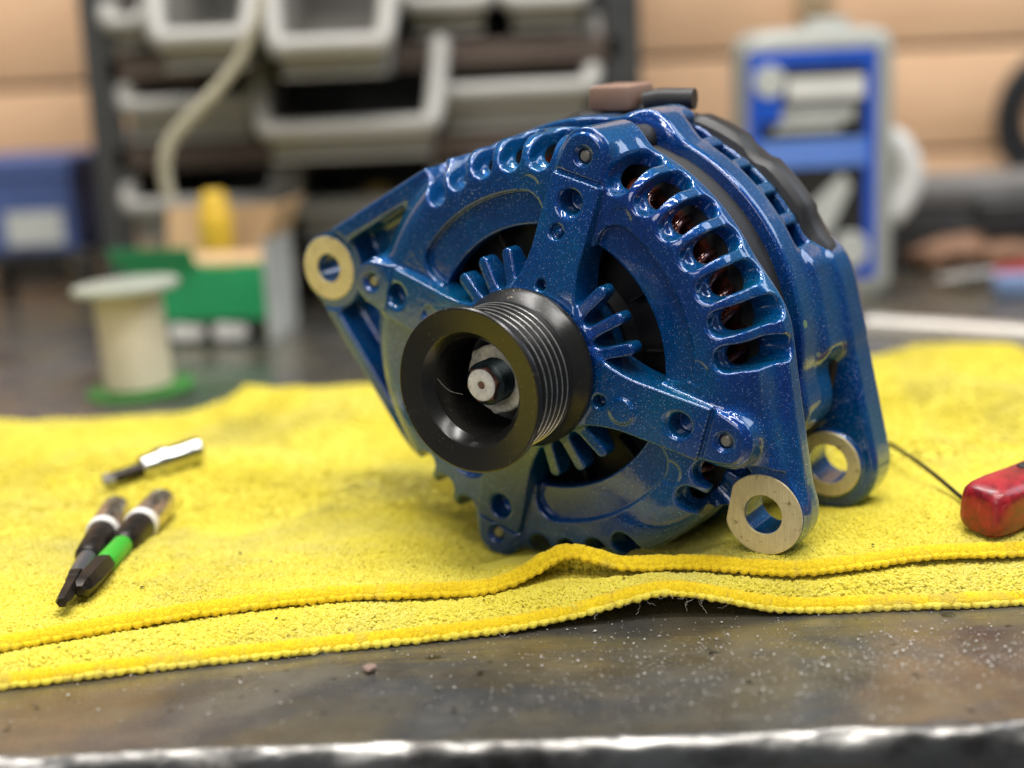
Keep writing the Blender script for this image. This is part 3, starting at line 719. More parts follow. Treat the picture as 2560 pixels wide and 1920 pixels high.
# terry loops: one little looped yarn, scattered over both layers
def tuft_mesh():
    pts = spline([(0, 0, -.30), (.06, .04, .22), (.28, .12, .58), (.65, .2, .74), (.98, .22, .56)], 2)
    r = [.30, .34, .37, .39, .40, .41, .42, .38, .25]; me = tube('loop_yarn', pts, r[:len(pts)], 6); me.materials.append(M['tuft']); return me
tuft = bpy.data.objects.new('loop_yarn', tuft_mesh())
def scatter(name, P, Nn, size, parent):
    n = len(P); me = bpy.data.meshes.new(name); me.vertices.add(n); me.vertices.foreach_set('co', np.asarray(P, np.float32).ravel())
    me.attributes.new('rot', 'FLOAT_VECTOR', 'POINT'); me.attributes.new('siz', 'FLOAT', 'POINT')
    tx = np.arctan2(-Nn[:, 1], Nn[:, 2]); ty = np.arctan2(Nn[:, 0], np.hypot(Nn[:, 1], Nn[:, 2]))
    e = np.stack([tx + rng.normal(0, .28, n), ty + rng.normal(0, .28, n), 9 * fbm(P[:, 0] * 28, P[:, 1] * 28, 2, 12) + rng.normal(0, .75, n)], -1)
    me.attributes['rot'].data.foreach_set('vector', e.astype(np.float32).ravel()); me.attributes['siz'].data.foreach_set('value', np.asarray(size, np.float32))
    o = link(name, me, M['tuft'], parent); o['kind'] = 'stuff'
    ng = bpy.data.node_groups.new('scatter_loops', 'GeometryNodeTree')
    ng.interface.new_socket('Geometry', in_out='INPUT', socket_type='NodeSocketGeometry'); ng.interface.new_socket('Geometry', in_out='OUTPUT', socket_type='NodeSocketGeometry')
    a = ng.nodes.new('NodeGroupInput'); b = ng.nodes.new('NodeGroupOutput'); ip = ng.nodes.new('GeometryNodeInstanceOnPoints'); m2p = ng.nodes.new('GeometryNodeMeshToPoints')
    oi = ng.nodes.new('GeometryNodeObjectInfo'); oi.inputs['Object'].default_value = tuft
    ar = ng.nodes.new('GeometryNodeInputNamedAttribute'); ar.data_type = 'FLOAT_VECTOR'; ar.inputs['Name'].default_value = 'rot'
    asz = ng.nodes.new('GeometryNodeInputNamedAttribute'); asz.data_type = 'FLOAT'; asz.inputs['Name'].default_value = 'siz'
    e2r = ng.nodes.new('FunctionNodeEulerToRotation')
    L = ng.links.new
    L(a.outputs[0], m2p.inputs['Mesh']); L(m2p.outputs[0], ip.inputs['Points']); L(oi.outputs['Geometry'], ip.inputs['Instance'])
    L(ar.outputs['Attribute'], e2r.inputs[0]); L(e2r.outputs[0], ip.inputs['Rotation']); L(asz.outputs['Attribute'], ip.inputs['Scale']); L(ip.outputs[0], b.inputs[0])
    md = o.modifiers.new('loops', 'NODES'); md.node_group = ng; return o
def surf(fn, x, t, ex=.0012, et=.002):
    y, z = fn(x, t); y1, z1 = fn(x + ex, t); y2, z2 = fn(x, np.minimum(t + et, 1))
    a = np.stack([np.full_like(x, ex), y1 - y, z1 - z], -1); b = np.stack([0 * x, y2 - y, z2 - z], -1)
    n = np.cross(a, b); n /= np.maximum(np.linalg.norm(n, axis=1), 1e-12)[:, None]; return np.stack([x, y, z], -1), n
# near band dense, far part coarser
def sample_upper(n, t0, t1):
    x = np.where(rng.random(n) < .94, rng.uniform(-.36, TX1, n), rng.uniform(TX0, -.36, n)); return surf(upper, x, rng.uniform(t0, t1, n))
P1, N1 = sample_upper(205000, .004, .30); P2, N2 = sample_upper(75000, .28, .995)
Pp = np.concatenate([P1, P2]); Np = np.concatenate([N1, N2]); k = Np[:, 2] > .05; Pp, Np = Pp[k], Np[k]
sz = np.where(Pp[:, 1] < .62, .00125, .0020) * rng.uniform(.75, 1.25, len(Pp))
alt2 = np.array(AM.inverted()); loc = (np.c_[Pp, np.ones(len(Pp))] @ alt2.T)[:, :3] * 1000     # none where the alternator stands
ins = (np.hypot(loc[:, 0], loc[:, 1]) < 83) & (loc[:, 2] > -100) & (loc[:, 2] < 0)
Pp = Pp - Np * (sz * .38)[:, None]
scatter('terry_pile', Pp[~ins], Np[~ins], sz[~ins], UL)
x = rng.uniform(-.36, TX1, 90000); Pl, Nl = surf(lower, x, rng.uniform(.02, .8, len(x)), et=.02); k = Nl[:, 2] > .05
Pl = Pl - Nl * .00040
scatter('terry_pile', Pl[k], Nl[k], .0013 * rng.uniform(.8, 1.3, k.sum()), LL)
# hems: rolled band, wrap stitches and a beaded edge
def hem(P, parent, mat, mat2, a_=.0027, b_=.0010):
    C = spline(P[::2], 6); d = np.r_[0, np.cumsum(np.linalg.norm(np.diff(C, axis=0), axis=1))]
    def at(s): return np.stack([np.interp(s, d, C[:, i]) for i in range(3)], -1)
    S = np.arange(0, d[-1], .0008); c = at(S); T = np.gradient(c, axis=0); T /= np.linalg.norm(T, axis=1)[:, None]
    F = np.cross(T, [0, 0, 1.0]); F /= np.linalg.norm(F, axis=1)[:, None]                    # points to the viewer
    UpV = np.cross(F, T)
    dn = -UpV * .75 + F * .66; ou = UpV * .66 + F * .75                                      # the band leans outward and down
    th = np.linspace(0, 2 * math.pi, 15)[:-1]
    wob = 1 + .12 * np.asarray(fbm(S * 300, S * 0, 2, 5))[:, None]
    V = c[:, None] + dn[:, None] * (np.cos(th) * a_)[None, :, None] * wob[..., None] + ou[:, None] * (np.sin(th) * b_)[None, :, None] * wob[..., None]
    n, m = V.shape[:2]; i = np.arange(n * m).reshape(n, m); j = np.roll(i, -1, 1)
    q = np.stack([i[:-1], j[:-1], j[1:], i[1:]], -1).reshape(-1, 4)
    band = link('hem', npmesh('hem', V.reshape(-1, 3), q), mat, parent)
    # stitches
    vs, fs = [], []
    S2 = np.arange(0, d[-1] - .003, .00150); S2 = S2 + rng.normal(0, .00030, len(S2)); S2 = np.clip(S2, 0, d[-1] - .003)
    def frame(s):
        p = at(np.array([s, s + .0004])); t = p[1] - p[0]; t /= np.linalg.norm(t); f = np.cross(t, [0, 0, 1.]); f /= np.linalg.norm(f); u = np.cross(f, t)
        return p[0], t, -u * .75 + f * .66, u * .66 + f * .75
    for k, s in enumerate(S2):
        p, t, dd, oo = frame(s); j1 = rng.normal(0, .00016); arc = np.linspace(-.35 * math.pi, 1.02 * math.pi, 8)
        base = len(vs)
        for a in arc:
            cc = math.cos(a - .25 * math.pi + .8); ss = math.sin(a - .25 * math.pi + .8)
            ctr = p + t * (.0013 * (a / math.pi) + j1) + dd * cc * (a_ + .00015) + oo * ss * (b_ + .00015); nr = dd * cc + oo * ss
            for (w_, h_) in ((-1, 0), (-.55, .8), (.55, .8), (1, 0)): vs.append(ctr + t * w_ * .00098 * (1 + j1 * 1800) + nr * h_ * .00024 * (1 + j1 * 3500))
        for r in range(7):
            for w_ in range(3): fs.append((base + r * 4 + w_, base + r * 4 + w_ + 1, base + r * 4 + w_ + 5, base + r * 4 + w_ + 4))
    st = link('hem_stitching', npmesh('hem_stitching', np.array(vs), np.array(fs)), mat, band); st['kind'] = 'stuff'
    vs, fs = [], []
    for k, s in enumerate(np.arange(0, d[-1] - .004, .0034)):
        s = s + rng.normal(0, .00022); p, t, dd, oo = frame(min(max(s, 0), d[-1] - .004)); base = len(vs); ctr = p + dd * (a_ * .80 + rng.normal(0, .00012)) + oo * (b_ * .55)
        L_ = np.linspace(-1, 1, 8); ph = np.linspace(0, 2 * math.pi, 9)[:-1]; fat = rng.uniform(.85, 1.2); sk = rng.normal(0, .12)
        for l in L_:
            r = .00136 * fat * (1 - abs(l) ** 2.4 * .62)
            for a in ph: vs.append(ctr + t * l * .0020 + dd * (math.cos(a) * r - .0005 * l * l + sk * l * .001) + oo * math.sin(a) * r * .72)
        for r in range(7):
            for a in range(8): fs.append((base + r * 8 + a, base + r * 8 + (a + 1) % 8, base + (r + 1) * 8 + (a + 1) % 8, base + (r + 1) * 8 + a))
    bd = link('hem_edge_beading', npmesh('hem_edge_beading', np.array(vs), np.array(fs)), mat2, band); bd['kind'] = 'stuff'
hem(uh, UL, M['hem'], M['hem']); hem(lh, LL, M['hem'], M['hem2'])
# ------------------------------------------------------------------ background: wall, rack, bins and clutter
WY = 1.50
WALL = bpy.data.objects.new('wall', None); COL.objects.link(WALL); WALL['kind'] = 'structure'; WALL['label'] = 'tan horizontal board wall behind the bench'
zg = float(on_y(2400, 112, WY)[2]); pitch = .104
pm = boxm('plank', 2.6, .018, pitch - .006, .0025, 2); pm.materials.append(M['plank'])
for k in range(-3, 5):
    o = bpy.data.objects.new('plank', pm); COL.objects.link(o); o.parent = WALL; o.location = (rng.uniform(-.02, .02), WY + .009, zg + pitch * (k + .5))
M['groove'] = m_simple('dark_joint_backing', (.10, .055, .03), .9)
link('joint_backing', boxm('joint_backing', 2.7, .01, 1.1, .001, 1, (0, WY + .024, zg + .12)), M['groove'], WALL)

M['post'] = m_simple('grey_painted_steel_post', (.050, .052, .055), .5, .2)
M['bin'] = m_simple('grey_polypropylene_bin', (.335, .325, .300), .42, 0, .06, 20)
M['binin'] = m_simple('black_opening_fill', (.006, .006, .006), .8)  # near-black colour that puts shade into the bin openings
RY = 1.17
RACK = thing('storage_rack', 'dark steel rack with brown board shelves holding grey bins', 'rack', (0, RY, 0))
def rk(me): me.transform(Matrix.Translation((0, -RY, 0))); return me
for (xa, ya) in ((225, 200), (1346, 60)):
    p = on_y(*D(xa, ya), RY); 
    me = prism('post', [(0, 0), (.026, 0), (.026, .004), (.004, .004), (.004, .026), (0, .026)], 0, .62); me.transform(Matrix.Translation((p[0] - .013, 0, 0))); link('post', me, M['post'], RACK)
    me = prism('post', [(0, 0), (.026, 0), (.026, .004), (.004, .004), (.004, .026), (0, .026)], 0, .62); me.transform(Matrix.Translation((p[0] - .013, .20, 0))); link('post', me, M['post'], RACK)
xl = on_y(*D(225, 200), RY)[0]; xr = on_y(*D(1346, 60), RY)[0]
SHZ = []
for (xa, ya) in ((265, 152), (265, 343)):
    z = float(on_y(*D(xa, ya), RY)[2]); SHZ.append(z)
    link('shelf_board', boxm('shelf_board', xr - xl - .004, .24, .021, .002, 1, ((xl + xr) / 2, .12, z)), M['shelfwood'], RACK)
link('shelf_board', boxm('shelf_board', xr - xl - .004, .24, .021, .002, 1, ((xl + xr) / 2, .12, SHZ[0] + .175)), M['shelfwood'], RACK)
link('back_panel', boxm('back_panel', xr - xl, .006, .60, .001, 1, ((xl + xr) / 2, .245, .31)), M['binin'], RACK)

def bin_mesh(w, h, d, lip, fl=.010, t=.0032):
    """open-front stacking bin; origin at the front centre of its base, opening toward -Y"""
    bm = bmesh.new()
    def ring(y, hw, hb, ht, z0):
        pass
    w2 = w / 2; wb = w2 - fl
    def panel(pts, th, nrm):
        n = Vector(nrm).normalized() * th
        a = [bm.verts.new(p) for p in pts]; b = [bm.verts.new(Vector(p) + n) for p in pts]
        bm.faces.new(a[::-1]); bm.faces.new(b)
        for i in range(len(a)): j = (i + 1) % len(a); bm.faces.new((a[i], a[j], b[j], b[i]))
    panel([(-wb, .0, 0), (wb, .0, 0), (wb, d, 0), (-wb, d, 0)], t, (0, 0, 1))
    for s in (-1, 1):
        panel([(s * wb, .010, .0), (s * (wb + fl * lip / h), -.004, lip), (s * w2, d * .30, h), (s * w2, d, h), (s * wb, d, 0)][::s], t, (-s, 0, .0))
    panel([(-wb, d, 0), (wb, d, 0), (w2, d, h), (-w2, d, h)][::-1], t, (0, -1, 0))
    k = fl * lip / h
    panel([(-wb, .010, 0), (wb, .010, 0), (wb + k, -.004, lip), (-wb - k, -.004, lip)], t, (0, 1, .3))
    bmesh.ops.recalc_face_normals(bm, faces=bm.faces)
    me = bpy.data.meshes.new('bin_shell'); bm.to_mesh(me); bm.free(); me.materials.append(M['bin']); return me
def bin_rim(w, h, d, lip, fl=.010, r=.0080):
    w2 = w / 2; k = w2 - fl + fl * lip / h
    pts = spline([(-w2, d * .30, h), (-(w2 + k) / 2 - .001, d * .13, (h + lip) / 2), (-k, -.003, lip + .003), (-k + .012, -.0045, lip), (0, -.0045, lip), (k - .012, -.0045, lip), (k, -.003, lip + .003), ((w2 + k) / 2 + .001, d * .13, (h + lip) / 2), (w2, d * .30, h)], 4)
    return tube('bin_rim', pts, r, 8)
# left, right, lip top, lip bottom (photo coordinates), depth of the front, label
BINS = [((205, 322), 52, 108, 1.15, .062, 'narrow grey plastic bin against the left rack post'),
        ((308, 552), 82, 152, 1.06, .105, 'deep grey bin left of the hanging pale hose, top row'),
        ((566, 852), 98, 168, 1.06, .115, 'deep grey bin right of the hanging pale hose, top row'),
        ((858, 1068), 8, 74, 1.16, .06, 'small grey bin right of the two deep top row bins'),
        ((1078, 1282), 2, 64, 1.16, .06, 'small grey bin beside the right rack post, top row'),
        ((246, 556), 228, 306, 1.15, .064, 'wide shallow grey bin behind the hose, middle row'),
        ((546, 952), 278, 348, 1.09, .070, 'largest grey bin with bright front lip, middle row'),
        ((930, 1296), 196, 280, 1.15, .062, 'wide grey bin just above the top of the alternator'),
        ((254, 606), 446, 524, 1.15, .066, 'grey bin behind the green carton, bottom row'),
        ((618, 954), 446, 520, 1.15, .066, 'grey bin holding something yellow, bottom row')]
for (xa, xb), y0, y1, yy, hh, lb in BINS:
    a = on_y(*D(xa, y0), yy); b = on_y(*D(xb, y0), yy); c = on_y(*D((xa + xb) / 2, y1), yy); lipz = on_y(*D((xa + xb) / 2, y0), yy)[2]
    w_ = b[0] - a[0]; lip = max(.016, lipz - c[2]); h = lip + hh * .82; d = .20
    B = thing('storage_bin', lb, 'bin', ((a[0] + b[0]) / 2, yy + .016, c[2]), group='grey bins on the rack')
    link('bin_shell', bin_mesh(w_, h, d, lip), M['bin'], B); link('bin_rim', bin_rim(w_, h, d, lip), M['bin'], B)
    link('shade_block', boxm('shade_block', w_ - .03, d - .05, max(.008, lip * .45), .003, 1, (0, d / 2 + .01, .004 + lip * .25)), M['binin'], B)  # near-black block added so the opening reads dark

M['hose'] = m_simple('pale_rubber_hose', (.40, .37, .28), .5)
pts = spline([on_y(*D(x, y), 1.0) for x, y in ((578, -160), (572, -60), (558, 30), (530, 105), (480, 180), (422, 242), (377, 292), (357, 340), (358, 390), (369, 432))], 8)
HS = tag(link('hose', tube('hose', pts, [.0022 + .0024 * min(1, i / 40) for i in range(len(pts))], 12), M['hose']), 'pale hose hanging in a curve in front of the grey bins', 'hose')

# green carton
gy = .97; c0 = on_z(*D(580, 742), 0); c1 = on_z(*D(372, 728), 0)
M['green'] = m_simple('green_printed_card', (.010, .30, .105), .45, 0, .08); M['card'] = m_simple('tan_corrugated_card', (.55, .36, .19), .8, 0, .1)
M['whitecard'] = m_simple('white_printed_card', (.50, .52, .50), .5); M['black'] = m_simple('black_print', (.012, .012, .012), .5); M['white'] = m_simple('white_plastic', (.72, .72, .70), .4, 0, .05)
GB = thing('green_carton', 'open green carton with a white end and tan flaps behind the wire spool', 'box', (float(c0[0]), float(c0[1]), 0), (0, 0, R_(-8)))
gw, gh, gd = .098, .056, .075
def gpart(nm, sx, sy, sz, c, mat, rot=None):
    me = boxm(nm, sx, sy, sz, .0006, 1)
    if rot: me.transform(Matrix.Rotation(R_(rot[0]), 4, rot[1]))
    me.transform(Matrix.Translation(c)); return link(nm, me, mat, GB)
gpart('front_panel', gw, .0015, gh, (-gw / 2, 0, gh / 2), M['green']); gpart('side_panel', .0015, gd - .004, gh + .018, (0.0008, gd / 2, gh / 2 + .009), M['whitecard'])
gpart('side_panel', .0015, gd - .004, gh, (-gw, gd / 2, gh / 2), M['green']); gpart('back_panel', gw, .0015, gh, (-gw / 2, gd, gh / 2), M['green']); gpart('base_panel', gw - .004, gd - .004, .0015, (-gw / 2, gd / 2, .002), M['card'])
gpart('flap', gw * .96, .0015, .036, (-gw / 2, gd + .004, gh + .016), M['card'], (-14, 'X')); gpart('flap', .0015, gd * .9, .034, (.006, gd / 2, gh + .026), M['card'], (26, 'Y')); gpart('flap', gw * .62, .0014, .022, (-gw * .78, -.006, gh + .006), M['green'], (38, 'X'))
gpart('flap', gw * .9, .0014, .014, (-gw * .45, .012, gh + .004), M['card'], (-62, 'X'))
pf = gpart('printed_band', gw * .74, .0006, .017, (-gw * .37, -.0012, .0095), M['black'])
for x in (-.058, -.026):
    me = prism('printed_shape', [(-.013, -.004), (-.008, -.0058), (.009, -.0052), (.0125, -.001), (.011, .004), (.002, .0045), (-.006, .0062), (-.0125, .004)], 0, .0006, .0001, 1); me.transform(Matrix.Rotation(R_(90), 4, 'X')); me.transform(Matrix.Translation((x, -.0016, .0098))); link('printed_shape', me, M['white'], pf)
# yellow bottle standing in the carton
M['yellow'] = m_simple('yellow_plastic', (.80, .52, .05), .35, 0, .05); M['dullyellow'] = m_simple('mustard_plastic', (.30, .20, .03), .5)
gY = float(c0[1]) + .050; p = on_y(*D(473, 560), gY)
YB = thing('glue_bottle', 'yellow nozzle bottle standing up out of the green carton', 'bottle', (float(p[0]), float(p[1]), .003))
zt = float(on_y(*D(470, 412), gY)[2]) - .003
link('bottle_body', lathe('bottle_body', [(0, 0), (.0115, 0), (.0122, .002), (.0122, zt * .80), (.0115, zt * .86), (.0102, zt * .88)], 32, 40), M['yellow'], YB)
link('nozzle', lathe('nozzle', [(.0104, zt * .88), (.0104, zt * .93), (.0092, zt * .97), (.0066, zt), (0, zt)], 32, 40), M['yellow'], YB)
p = on_y(*D(820, 425), 1.20); me = lathe('yellow_cap', [(0, .018), (.010, .018), (.012, .015), (.0125, 0), (0, 0)], 24, 40)
tag(link('yellow_cap', me, M['dullyellow']), 'round mustard cap lying in the right bottom row bin', 'cap').location = p - np.array([0, 0, .008])

# wire spool
p = on_z(*D(305, 846), 0)
M['spoolw'] = m_simple('frosted_spool_plastic', (.36, .39, .33), .35, 0, .06); M['spoolg'] = m_simple('green_spool_plastic', (.06, .24, .05), .4); M['wire'] = m_simple('cream_wire_winding', (.62, .56, .40), .5, 0, .1, 200)
SP = thing('wire_spool', 'spool of cream wire with frosted top and green bottom flange', 'spool', (float(p[0]), float(p[1]), .0), (0, R_(-2.5), 0))
link('bottom_flange', lathe('bottom_flange', [(0, 0.0005), (.0325, .0005), (.0330, .002), (.0325, .0035), (.008, .0035)], 48, 40), M['spoolg'], SP)
link('top_flange', lathe('top_flange', [(.008, .0630), (.0315, .0635), (.0322, .0655), (.0315, .0675), (.008, .068), (0, .068)], 48, 40), M['spoolw'], SP)
wp = [(.012, .0037)]
for k in range(26): wp += [(.0200, .0045 + k * .00223), (.0209, .0055 + k * .00223)]
wp += [(.012, .0628)]
link('wire_winding', lathe('wire_winding', wp, 48, 60), M['wire'], SP)
link('core_tube', lathe('core_tube', [(.0205 * .5, .0036), (.0205 * .5, .063)], 24), M['spoolw'], SP)

# oil jug
p0 = on_z(*D(1612, 655), 0); p1 = on_z(*D(1945, 648), 0); jy = float((p0[1] + p1[1]) / 2); jw = float(p1[0] - p0[0])
jt = float(on_y(*D(1775, 62), jy)[2])
M['jug'] = m_simple('grey_jug_plastic', (.36, .37, .34), .4, 0, .05); M['jblue'] = m_simple('blue_label_ink', (.012, .090, .56), .35, 0, .04); M['jlight'] = m_simple('light_blue_label_ink', (.13, .26, .72), .35, 0, .05)
JG = thing('oil_jug', 'grey plastic oil jug with a blue framed label on the bench', 'jug', (float((p0[0] + p1[0]) / 2), jy, 0), (0, 0, R_(3)))
def jug():
    vs, fs = [], []; prof = [(0, .80), (.006, .97), (.016, 1), (jt * .90, 1), (jt * .96, .97), (jt * .985, .88), (jt, .70), (jt + .001, .30)]
    n = 40
    for z, s in prof:
        for k in range(n):
            a = 2 * math.pi * k / n; ca, sa = math.cos(a), math.sin(a); e = 2 / 6.0
            vs.append((jw / 2 * s * math.copysign(abs(ca) ** e, ca), .036 * (s * .5 + .5) * math.copysign(abs(sa) ** e, sa) + .036, z))
    for i in range(len(prof) - 1):
        for k in range(n): fs.append((i * n + k, i * n + (k + 1) % n, (i + 1) * n + (k + 1) % n, (i + 1) * n + k))
    fs.append(tuple(range(n))[::-1]); fs.append(tuple((len(prof) - 1) * n + k for k in range(n)))
    return pydata('jug_body', vs, fs, True, 50)
link('jug_body', jug(), M['jug'], JG)
zl0 = float(on_y(*D(1750, 605), jy)[2]); zl1 = float(on_y(*D(1750, 108), jy)[2]); lw = jw * .84
def lab(nm, x0, x1, z0, z1, mat, lay, par):                       # fractions of the label
    X0, X1 = -lw / 2 - .008 + lw * x0, -lw / 2 - .008 + lw * x1; Z0, Z1 = zl0 + (zl1 - zl0) * z0, zl0 + (zl1 - zl0) * z1
    me = boxm(nm, X1 - X0, .0008, Z1 - Z0, .0002, 1, ((X0 + X1) / 2, -.0006 - .0007 * lay, (Z0 + Z1) / 2)); return link(nm, me, mat, par)
LB = lab('label', 0, 1, 0, 1, M['jblue'], 0, JG)
lab('label_panel', .09, .91, .04, .935, M['black'], 1, LB); lab('brand_bar', .30, .90, .79, .885, M['white'], 2, LB); lab('printed_line', .24, .82, .70, .75, M['whitecard'], 2, LB); lab('printed_line', .20, .72, .655, .685, M['whitecard'], 2, LB)
lab('label_band', .07, .92, .50, .62, M['jlight'], 2, LB); lab('label_corner', .05, .26, .70, .97, M['jblue'], 2, LB)
me = lathe('emblem', [(0, .0012), (.011, .0012), (.0115, .0004)], 32); me.transform(Matrix.Rotation(R_(90), 4, 'X')); me.transform(Matrix.Translation((-lw / 2 - .008 + lw * .16, -.0024, zl0 + (zl1 - zl0) * .875))); link('emblem', me, M['whitecard'], LB)
me = prism('label_picture', [(-.012, .0), (.010, .006), (.026, .040), (.020, .050), (.002, .034), (-.014, .016)], 0, .0007); me.transform(Matrix.Rotation(R_(90), 4, 'X')); me.transform(Matrix.Translation((-.006, -.0022, zl0 + (zl1 - zl0) * .17))); link('label_picture', me, M['whitecard'], LB)
me = lathe('label_picture', [(0, .0009), (.013, .0009), (.0135, .0003)], 32); me.transform(Matrix.Rotation(R_(90), 4, 'X')); me.transform(Matrix.Translation((.020, -.0023, zl0 + (zl1 - zl0) * .13))); link('label_picture', me, M['whitecard'], LB)
link('jug_cap', lathe('jug_cap', [(0, jt + .008), (.015, jt + .008), (.0165, jt + .006), (.0165, jt)], 32, 40), M['jug'], JG).location = (.012, .036, 0)
zh0 = float(on_y(*D(1972, 462), jy)[2]); zh1 = float(on_y(*D(1972, 318), jy)[2])
link('jug_handle', tube('jug_handle', spline([(jw / 2 - .006, .034, zh0 - .004), (jw / 2 + .008, .034, zh0), (jw / 2 + .017, .034, (zh0 * 2 + zh1) / 3), (jw / 2 + .017, .034, (zh0 + zh1 * 2) / 3), (jw / 2 + .008, .034, zh1), (jw / 2 - .006, .034, zh1 + .004)], 6), .0115, 14), M['white'], JG)
# cream peg on the wall above the jug
p = on_y(*D(1762, 18), WY - .01); M['cream'] = m_simple('cream_plastic', (.40, .30, .18), .5)
PG = thing('wall_hook', 'cream hook plate screwed to the boards above the jug', 'hook', (float(p[0]), WY - .001, float(p[2])))
link('hook_plate', boxm('hook_plate', .034, .008, .060, .002, 2, (0, -.004, .016)), M['cream'], PG); link('hook_arm', tube('hook_arm', [(0, -.008, .0), (0, -.022, -.006), (0, -.034, -.004), (0, -.038, .010)], .004, 10), M['cream'], PG)

# right hand clutter
M['redplastic'] = m_simple('red_plastic', (.28, .020, .018), .4); M['brown'] = m_simple('brown_leather', (.22, .12, .07), .7); M['grey'] = m_simple('mid_grey_plastic', (.16, .16, .16), .5); M['dblue'] = m_simple('faded_blue_plastic', (.16, .24, .42), .5)
M['darkplastic'] = m_simple('charcoal_plastic', (.022, .022, .024), .5)
def at_floor(x, y): p = on_z(*D(x, y), 0); return float(p[0]), float(p[1])
x, y = at_floor(2135, 600)
TB = thing('tool_case', 'long charcoal tool case at the back right of the bench', 'case', (x + .05, y + .09, 0), (0, 0, R_(-6)))
link('case_body', boxm('case_body', .26, .09, .050, .006, 2, (0, 0, .025)), M['darkplastic'], TB); link('case_lid', boxm('case_lid', .262, .092, .022, .006, 2, (0, 0, .0622)), M['grey'], TB)
link('case_handle', tube('case_handle', [(-.04, -.046, .050), (-.04, -.062, .052), (.04, -.062, .052), (.04, -.046, .050)], .005, 10), M['darkplastic'], TB)
x, y = at_floor(2130, 612)
PL = thing('pliers', 'red handled pliers lying before the charcoal case', 'pliers', (x, y - .01, .008), (0, 0, R_(10)))
for s in (-1, 1):
    link('handle', tube('handle', spline([(0, 0, 0), (.03, .006 * s, .001), (.07, .016 * s, .001), (.11, .013 * s, .001)], 5), [.004] + [.0068] * 13 + [.007, .005], 10), M['redplastic'], PL)
    link('jaw', tube('jaw', [(0, 0, 0), (-.018, .004 * s, 0), (-.045, .002 * s, 0)], [.006, .0065, .0025], 8), M['steel'], PL)
x, y = at_floor(2040, 590)
GL = thing('work_glove', 'crumpled brown leather glove to the right of the jug', 'glove', (x + .012, y + .02, .012))
def lump(nm, sx, sy, sz, seed, mat, par, c=(0, 0, 0)):
    bm = bmesh.new(); bmesh.ops.create_icosphere(bm, subdivisions=4, radius=1)
    for v in bm.verts:
        k = 1 + .5 * float(fbm(v.co.x * 1.6 + 5 + seed, v.co.y * 1.6 + v.co.z * 1.3 + 9, 3, seed)); v.co = Vector((v.co.x * sx * k + c[0], v.co.y * sy * k + c[1], max(-sz * .8, v.co.z * sz * k) + c[2]))
    me = bpy.data.meshes.new(nm); bm.to_mesh(me); bm.free(); me.shade_smooth(); return link(nm, me, mat, par)
lump('palm', .034, .030, .016, 3, M['brown'], GL)
for k in range(4): link('finger', tube('finger', spline([(.022, -.020 + .013 * k, .0), (.046, -.026 + .016 * k, .003), (.066, -.028 + .018 * k, -.003)], 4), [.008] * 8 + [.005], 10), M['brown'], GL)
x, y = at_floor(2185, 640)
tag(link('blue_clamp', boxm('blue_clamp', .05, .022, .016, .004, 2, (0, 0, .008)), M['dblue']), 'faded blue block at the right edge beyond the towel', 'block').location = (x + .012, y, .0005)
p = on_y(*D(2200, 258), WY - .03)
CO = thing('cable_coil', 'coil of black cable hanging on the wall at the right edge', 'cable', (float(p[0]) + .034, WY - .022, float(p[2])))
for k in range(7):
    r = .030 + .0042 * k; me = tube('cable_turn', [(r * math.cos(a), .006 * (k % 2) - .002 * k, r * 1.15 * math.sin(a)) for a in np.linspace(0, 2 * math.pi, 40)], .0042, 8, False); link('cable_turn', me, M['darkplastic'], CO)
# steel bar across the bench
a = on_z(*D(1872, 700), .004); b = on_z(*D(2300, 728), .004); v = b - a; L_ = float(np.hypot(v[0], v[1]))
M['bar'] = m_simple('bright_flat_steel', (.74, .70, .64), .4, .3, .06)
sb = boxm('steel_bar', L_, .018, .008, .001, 1, (L_ / 2, 0, .0045)); o = tag(link('steel_bar', sb, M['bar']), 'pale flat metal bar lying on the bench behind the towel', 'bar'); o.location = (float(a[0]), float(a[1]), 0); o.rotation_euler = (0, 0, math.atan2(v[1], v[0]))
# left hand clutter
M['bluebox'] = m_simple('blue_cardboard', (.055, .095, .27), .55); x0 = on_y(*D(-60, 540), 1.25); x1 = on_y(*D(168, 540), 1.25); z0 = float(x1[2]); z1 = float(on_y(*D(100, 372), 1.25)[2])
bw = float(x1[0] - x0[0])
BB = thing('blue_box', 'blue cardboard box with a white label at the left edge', 'box', (float(x0[0] + x1[0]) / 2, 1.25, max(z0, .002)))
link('carton', boxm('carton', bw, .10, z1 - z0, .002, 1, (0, .05, (z1 - z0) / 2)), M['bluebox'], BB); link('label', boxm('label', bw * .54, .0008, (z1 - z0) * .42, .0002, 1, (bw * .12, -.0008, (z1 - z0) * .30)), M['whitecard'], BB)
link('lid', boxm('lid', bw + .004, .104, .016, .002, 1, (0, .05, z1 - z0 + .004)), M['bluebox'], BB)
zb = max(z0, .002)
CR8 = thing('steel_stand', 'dark steel stand under the blue box', 'stand', (float(x0[0] + x1[0]) / 2, 1.25, 0))
link('stand_plate', boxm('stand_plate', bw + .03, .10, .008, .001, 1, (0, .05, zb - .005)), M['darkplastic'], CR8)
for sx in (-1, 1):
    for yy in (.01, .09): link('leg', boxm('leg', .012, .012, zb - .01, .001, 1, (sx * (bw / 2 + .004), yy, (zb - .01) / 2)), M['darkplastic'], CR8)
x, y = at_floor(100, 600)
lump('crumpled_rag', .060, .028, .020, 6, M['darkplastic'], None).location = (x - .02, y + .05, .0165); o = bpy.data.objects['crumpled_rag']; tag(o, 'crumpled black rag on the bench below the blue box', 'rag')
x, y = at_floor(180, 590)
